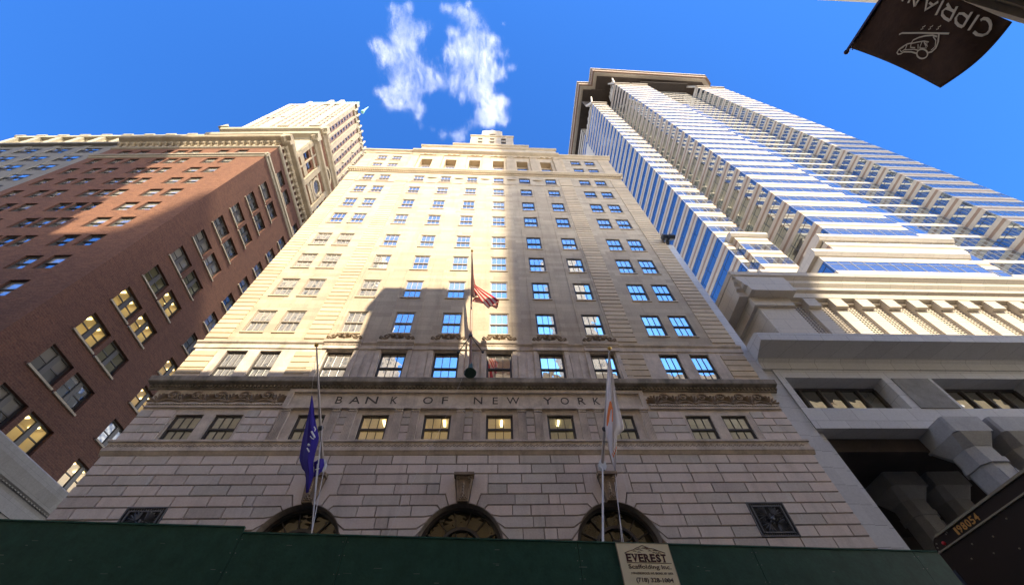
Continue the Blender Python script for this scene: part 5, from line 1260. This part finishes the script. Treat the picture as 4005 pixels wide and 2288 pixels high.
stroke(b, [(1060, 580), (1150, 560), (1230, 548), (1290, 560)], .01); stroke(b, [(1200, 560), (1170, 640), (1260, 640), (1230, 560)], .009); stroke(b, [(1060, 575), (1050, 630), (1110, 635)], .009); stroke(b, [(1005, 590), (985, 650), (930, 690), (905, 660), (960, 625)], .009); stroke(b, [(1350, 490), (1385, 540), (1375, 620), (1320, 670)], .008); stroke(b, [(960, 665), (1100, 655), (1150, 670)], .008); stroke(b, [(1150, 590), (1150, 650)], .007); stroke(b, [(1240, 570), (1275, 620), (1265, 560)], .008)
for x in (1185, 1285, 1390): stroke(b, [(x, 395), (x+30, 385), (x+25, 362), (x+50, 355), (x+62, 338)], .008)
b.build('hat_drawing', m_print, ban, Matrix.Identity(4))

# ================================================================== DELIVERY TRUCK at the lower right
tk = thing('delivery_truck', 'dark brown delivery truck with gold number 198054 under its roof edge, lower right', 'truck', (4.3, 0, 0))
m_br = mat('dark_brown_paint', (.020, .011, .008), .35, spec=.5); m_goldp = mat('gold_numerals', (.55, .28, .07), .5); m_trim = mat('aluminium_trim', (.30, .27, .2), .4, .5)
TX, TY, TZ = 4.0, 3.84, 3.225
b = MB(); r = .12; prof = [(TY, .5), (TY, TZ-.09)]+[(TY-.09+.09*cos(a), TZ-.09+.09*sin(a)) for a in [pi/2*k/5 for k in range(1, 6)]]+[(-4.2, TZ), (-4.2, .5)]
b.profile([(y, z) for y, z in prof], TX, TX+2.2); b.build('body', m_br, tk, Matrix.Identity(4))
b = MB(); b.box(TX-.018, TX, -4.2, TY-.10, TZ-.014, TZ+.004); b.box(TX-.018, TX, -4.2, TY-.01, TZ-.112, TZ-.1); b.build('roof_trim', m_trim, tk, Matrix.Identity(4))
b = MB(); mf = lambda u, v_, d: (TX-.004-d, -u, v_)
for k, ch in enumerate('198054'): put_text(b, ch, -3.56+.05*k+(.018 if k == 0 else 0), -3.56+.05*k+.04, TZ-.082, TZ-.026, 0, .003, .03 if k == 0 else .02, mf)
b.build('fleet_number', m_goldp, tk, Matrix.Identity(4))
b = MB()
for (y, z) in ((3.79, -.045), (3.81, -.07), (3.82, -.095), (3.64, -.03), (3.62, -.025), (3.5, -.17), (3.3, -.2), (3.1, -.16), (2.9, -.25), (3.4, -.28), (3.6, -.24), (3.2, -.33), (3.0, -.4)): b.sphere((TX-.003, y, TZ+z), .0065, 6)
b.build('rivet', m_trim, tk, Matrix.Identity(4))
b = MB(); b.sphere((TX-.006, 3.72, TZ-.07), .016, 8); b.build('marker_lamp', mat('red_lens', (.5, .02, .03), .3), tk, Matrix.Identity(4))
b = MB(); b.box(TX-.006, TX, TY-.03, TY, .5, TZ-.24); b.build('corner_trim', m_mull, tk, Matrix.Identity(4))
for y in (-3.0, 1.9):
    for x in (TX+.05, TX+1.9):
        b = MB(); b.tube([(x, y, .45), (x+.25, y, .45)], .45, 20); w_ = b.build('wheel', m_dark, tk, Matrix.Identity(4)); b = MB(); b.tube([(x-.01, y, .45), (x+.1, y, .45)], .22, 14); b.build('hub', m_steel, w_, Matrix.Identity(4))

# ================================================================== CLOUD
BLOB = [(400,130,90),(420,230,120),(460,330,130),(620,270,90),(500,450,130),(250,500,120),(170,420,75),(380,640,150),(620,700,150),(560,800,150),(700,780,90),(400,900,120),(330,980,80),(500,1000,90),(600,1050,60),(560,1140,45),(605,1210,34),(200,860,50),(280,880,60),(330,60,50),(480,60,60),
 (830,80,50),(950,100,80),(1060,150,90),(1130,260,110),(900,300,60),(1000,440,130),(900,520,110),(1080,560,150),(1200,420,110),(1320,380,60),(1370,500,60),(1250,650,130),(1100,750,160),(900,800,110),(1000,950,60),(1180,880,110),(1330,700,70),(1250,1000,120),(1330,1060,110),(1170,1130,90),(1230,1180,60),(1400,950,50),(1050,1200,60),(950,1270,60),(820,1270,60),(1000,1330,70),(1470,640,38),(1380,230,25),(700,1230,35),(1060,30,30),(1380,1150,50)]
cl = thing('cloud', 'white wispy cloud in the blue sky over the bank roof', 'cloud', (0, 60, 420))
m_cl = bpy.data.materials.new('cloud_vapour'); m_cl.use_nodes = True; t = m_cl.node_tree; t.nodes.remove(t.nodes['Principled BSDF'])
df = N(m_cl, 'ShaderNodeBsdfDiffuse'); df.inputs[0].default_value = (.8, .82, .86, 1); tr = N(m_cl, 'ShaderNodeBsdfTranslucent'); tr.inputs[0].default_value = (.75, .77, .82, 1)
m1 = N(m_cl, 'ShaderNodeMixShader'); m1.inputs[0].default_value = .7; L(m_cl, df.outputs[0], m1.inputs[1]); L(m_cl, tr.outputs[0], m1.inputs[2])
tp = N(m_cl, 'ShaderNodeBsdfTransparent'); mx = N(m_cl, 'ShaderNodeMixShader'); L(m_cl, tp.outputs[0], mx.inputs[1]); L(m_cl, m1.outputs[0], mx.inputs[2]); L(m_cl, mx.outputs[0], t.nodes['Material Output'].inputs[0])
at = N(m_cl, 'ShaderNodeAttribute'); at.attribute_name = 'vapour'; tc = N(m_cl, 'ShaderNodeTexCoord')
def fbm(scale, det, rough, st):
    mp = N(m_cl, 'ShaderNodeMapping'); mp.inputs['Scale'].default_value = st; L(m_cl, tc.outputs['Object'], mp.inputs[0])
    n = N(m_cl, 'ShaderNodeTexNoise'); n.inputs['Scale'].default_value = scale; n.inputs['Detail'].default_value = det; n.inputs['Roughness'].default_value = rough; n.inputs['Distortion'].default_value = .6; L(m_cl, mp.outputs[0], n.inputs['Vector']); return n.outputs['Fac']
def mth(op, a, c):
    q = N(m_cl, 'ShaderNodeMath', operation=op)
    for k, v in enumerate((a, c)):
        if hasattr(v, 'links'): L(m_cl, v, q.inputs[k])
        else: q.inputs[k].default_value = v
    return q.outputs[0]
f1 = fbm(.075, 10, .7, (1.3, .42, 1)); f2 = fbm(.018, 4, .6, (1.3, .6, 1)); f3 = fbm(.25, 8, .75, (1.4, .5, 1))
al = mth('ADD', mth('MULTIPLY', mth('SUBTRACT', f1, .5), 4.6), mth('MULTIPLY', mth('SUBTRACT', f2, .5), 3.0)); al = mth('ADD', al, mth('MULTIPLY', mth('SUBTRACT', f3, .5), 2.2))
al = mth('ADD', mth('MULTIPLY', at.outputs['Fac'], 1.7), al); al = mth('SUBTRACT', al, 1.15)
mr = N(m_cl, 'ShaderNodeMapRange', interpolation_type='SMOOTHERSTEP'); mr.inputs[1].default_value = -.8; mr.inputs[2].default_value = 3.4; mr.inputs[4].default_value = .42; L(m_cl, al, mr.inputs[0])
ed = mth('MINIMUM', mth('MULTIPLY', at.outputs['Fac'], 3.0), 1.0); L(m_cl, mth('MULTIPLY', mr.outputs[0], ed), mx.inputs[0])
def skyp(x, y, z): d = ray((1400+x*700/1699)/VS, (y*700/1699)/VS); return CAM+d*((z-CAM.z)/d.z)
for ly in range(4):
    Z = 405+7*ly; V_ = []; D_ = []; nx, ny = 84, 76
    for j in range(ny+1):
        for i in range(nx+1):
            x, y = 0+1600*i/nx, -60+1500*j/ny; p_ = skyp(x, y, Z); p_.z += 5*sin(x*.011+ly)+4*sin(y*.013+2*ly); V_.append(p_)
            d = 0
            for bx, by, br in BLOB:
                q = ((x-bx-8*ly+12)**2+(y-by)**2)/(br*1.8)**2
                if q < 1: d += .75*(1-q)**2
            D_.append(min(1.0, d))
    F_ = [(j*(nx+1)+i, j*(nx+1)+i+1, (j+1)*(nx+1)+i+1, (j+1)*(nx+1)+i) for j in range(ny) for i in range(nx) if max(D_[j*(nx+1)+i], D_[j*(nx+1)+i+1], D_[(j+1)*(nx+1)+i+1], D_[(j+1)*(nx+1)+i]) > .01]
    me = bpy.data.meshes.new('vapour_layer'); me.from_pydata(V_, [], F_); a_ = me.attributes.new('vapour', 'FLOAT', 'POINT'); a_.data.foreach_set('value', D_)
    me.polygons.foreach_set('use_smooth', [True]*len(F_)); me.materials.append(m_cl); me.update(); link('vapour_layer', me, cl, Matrix.Identity(4))
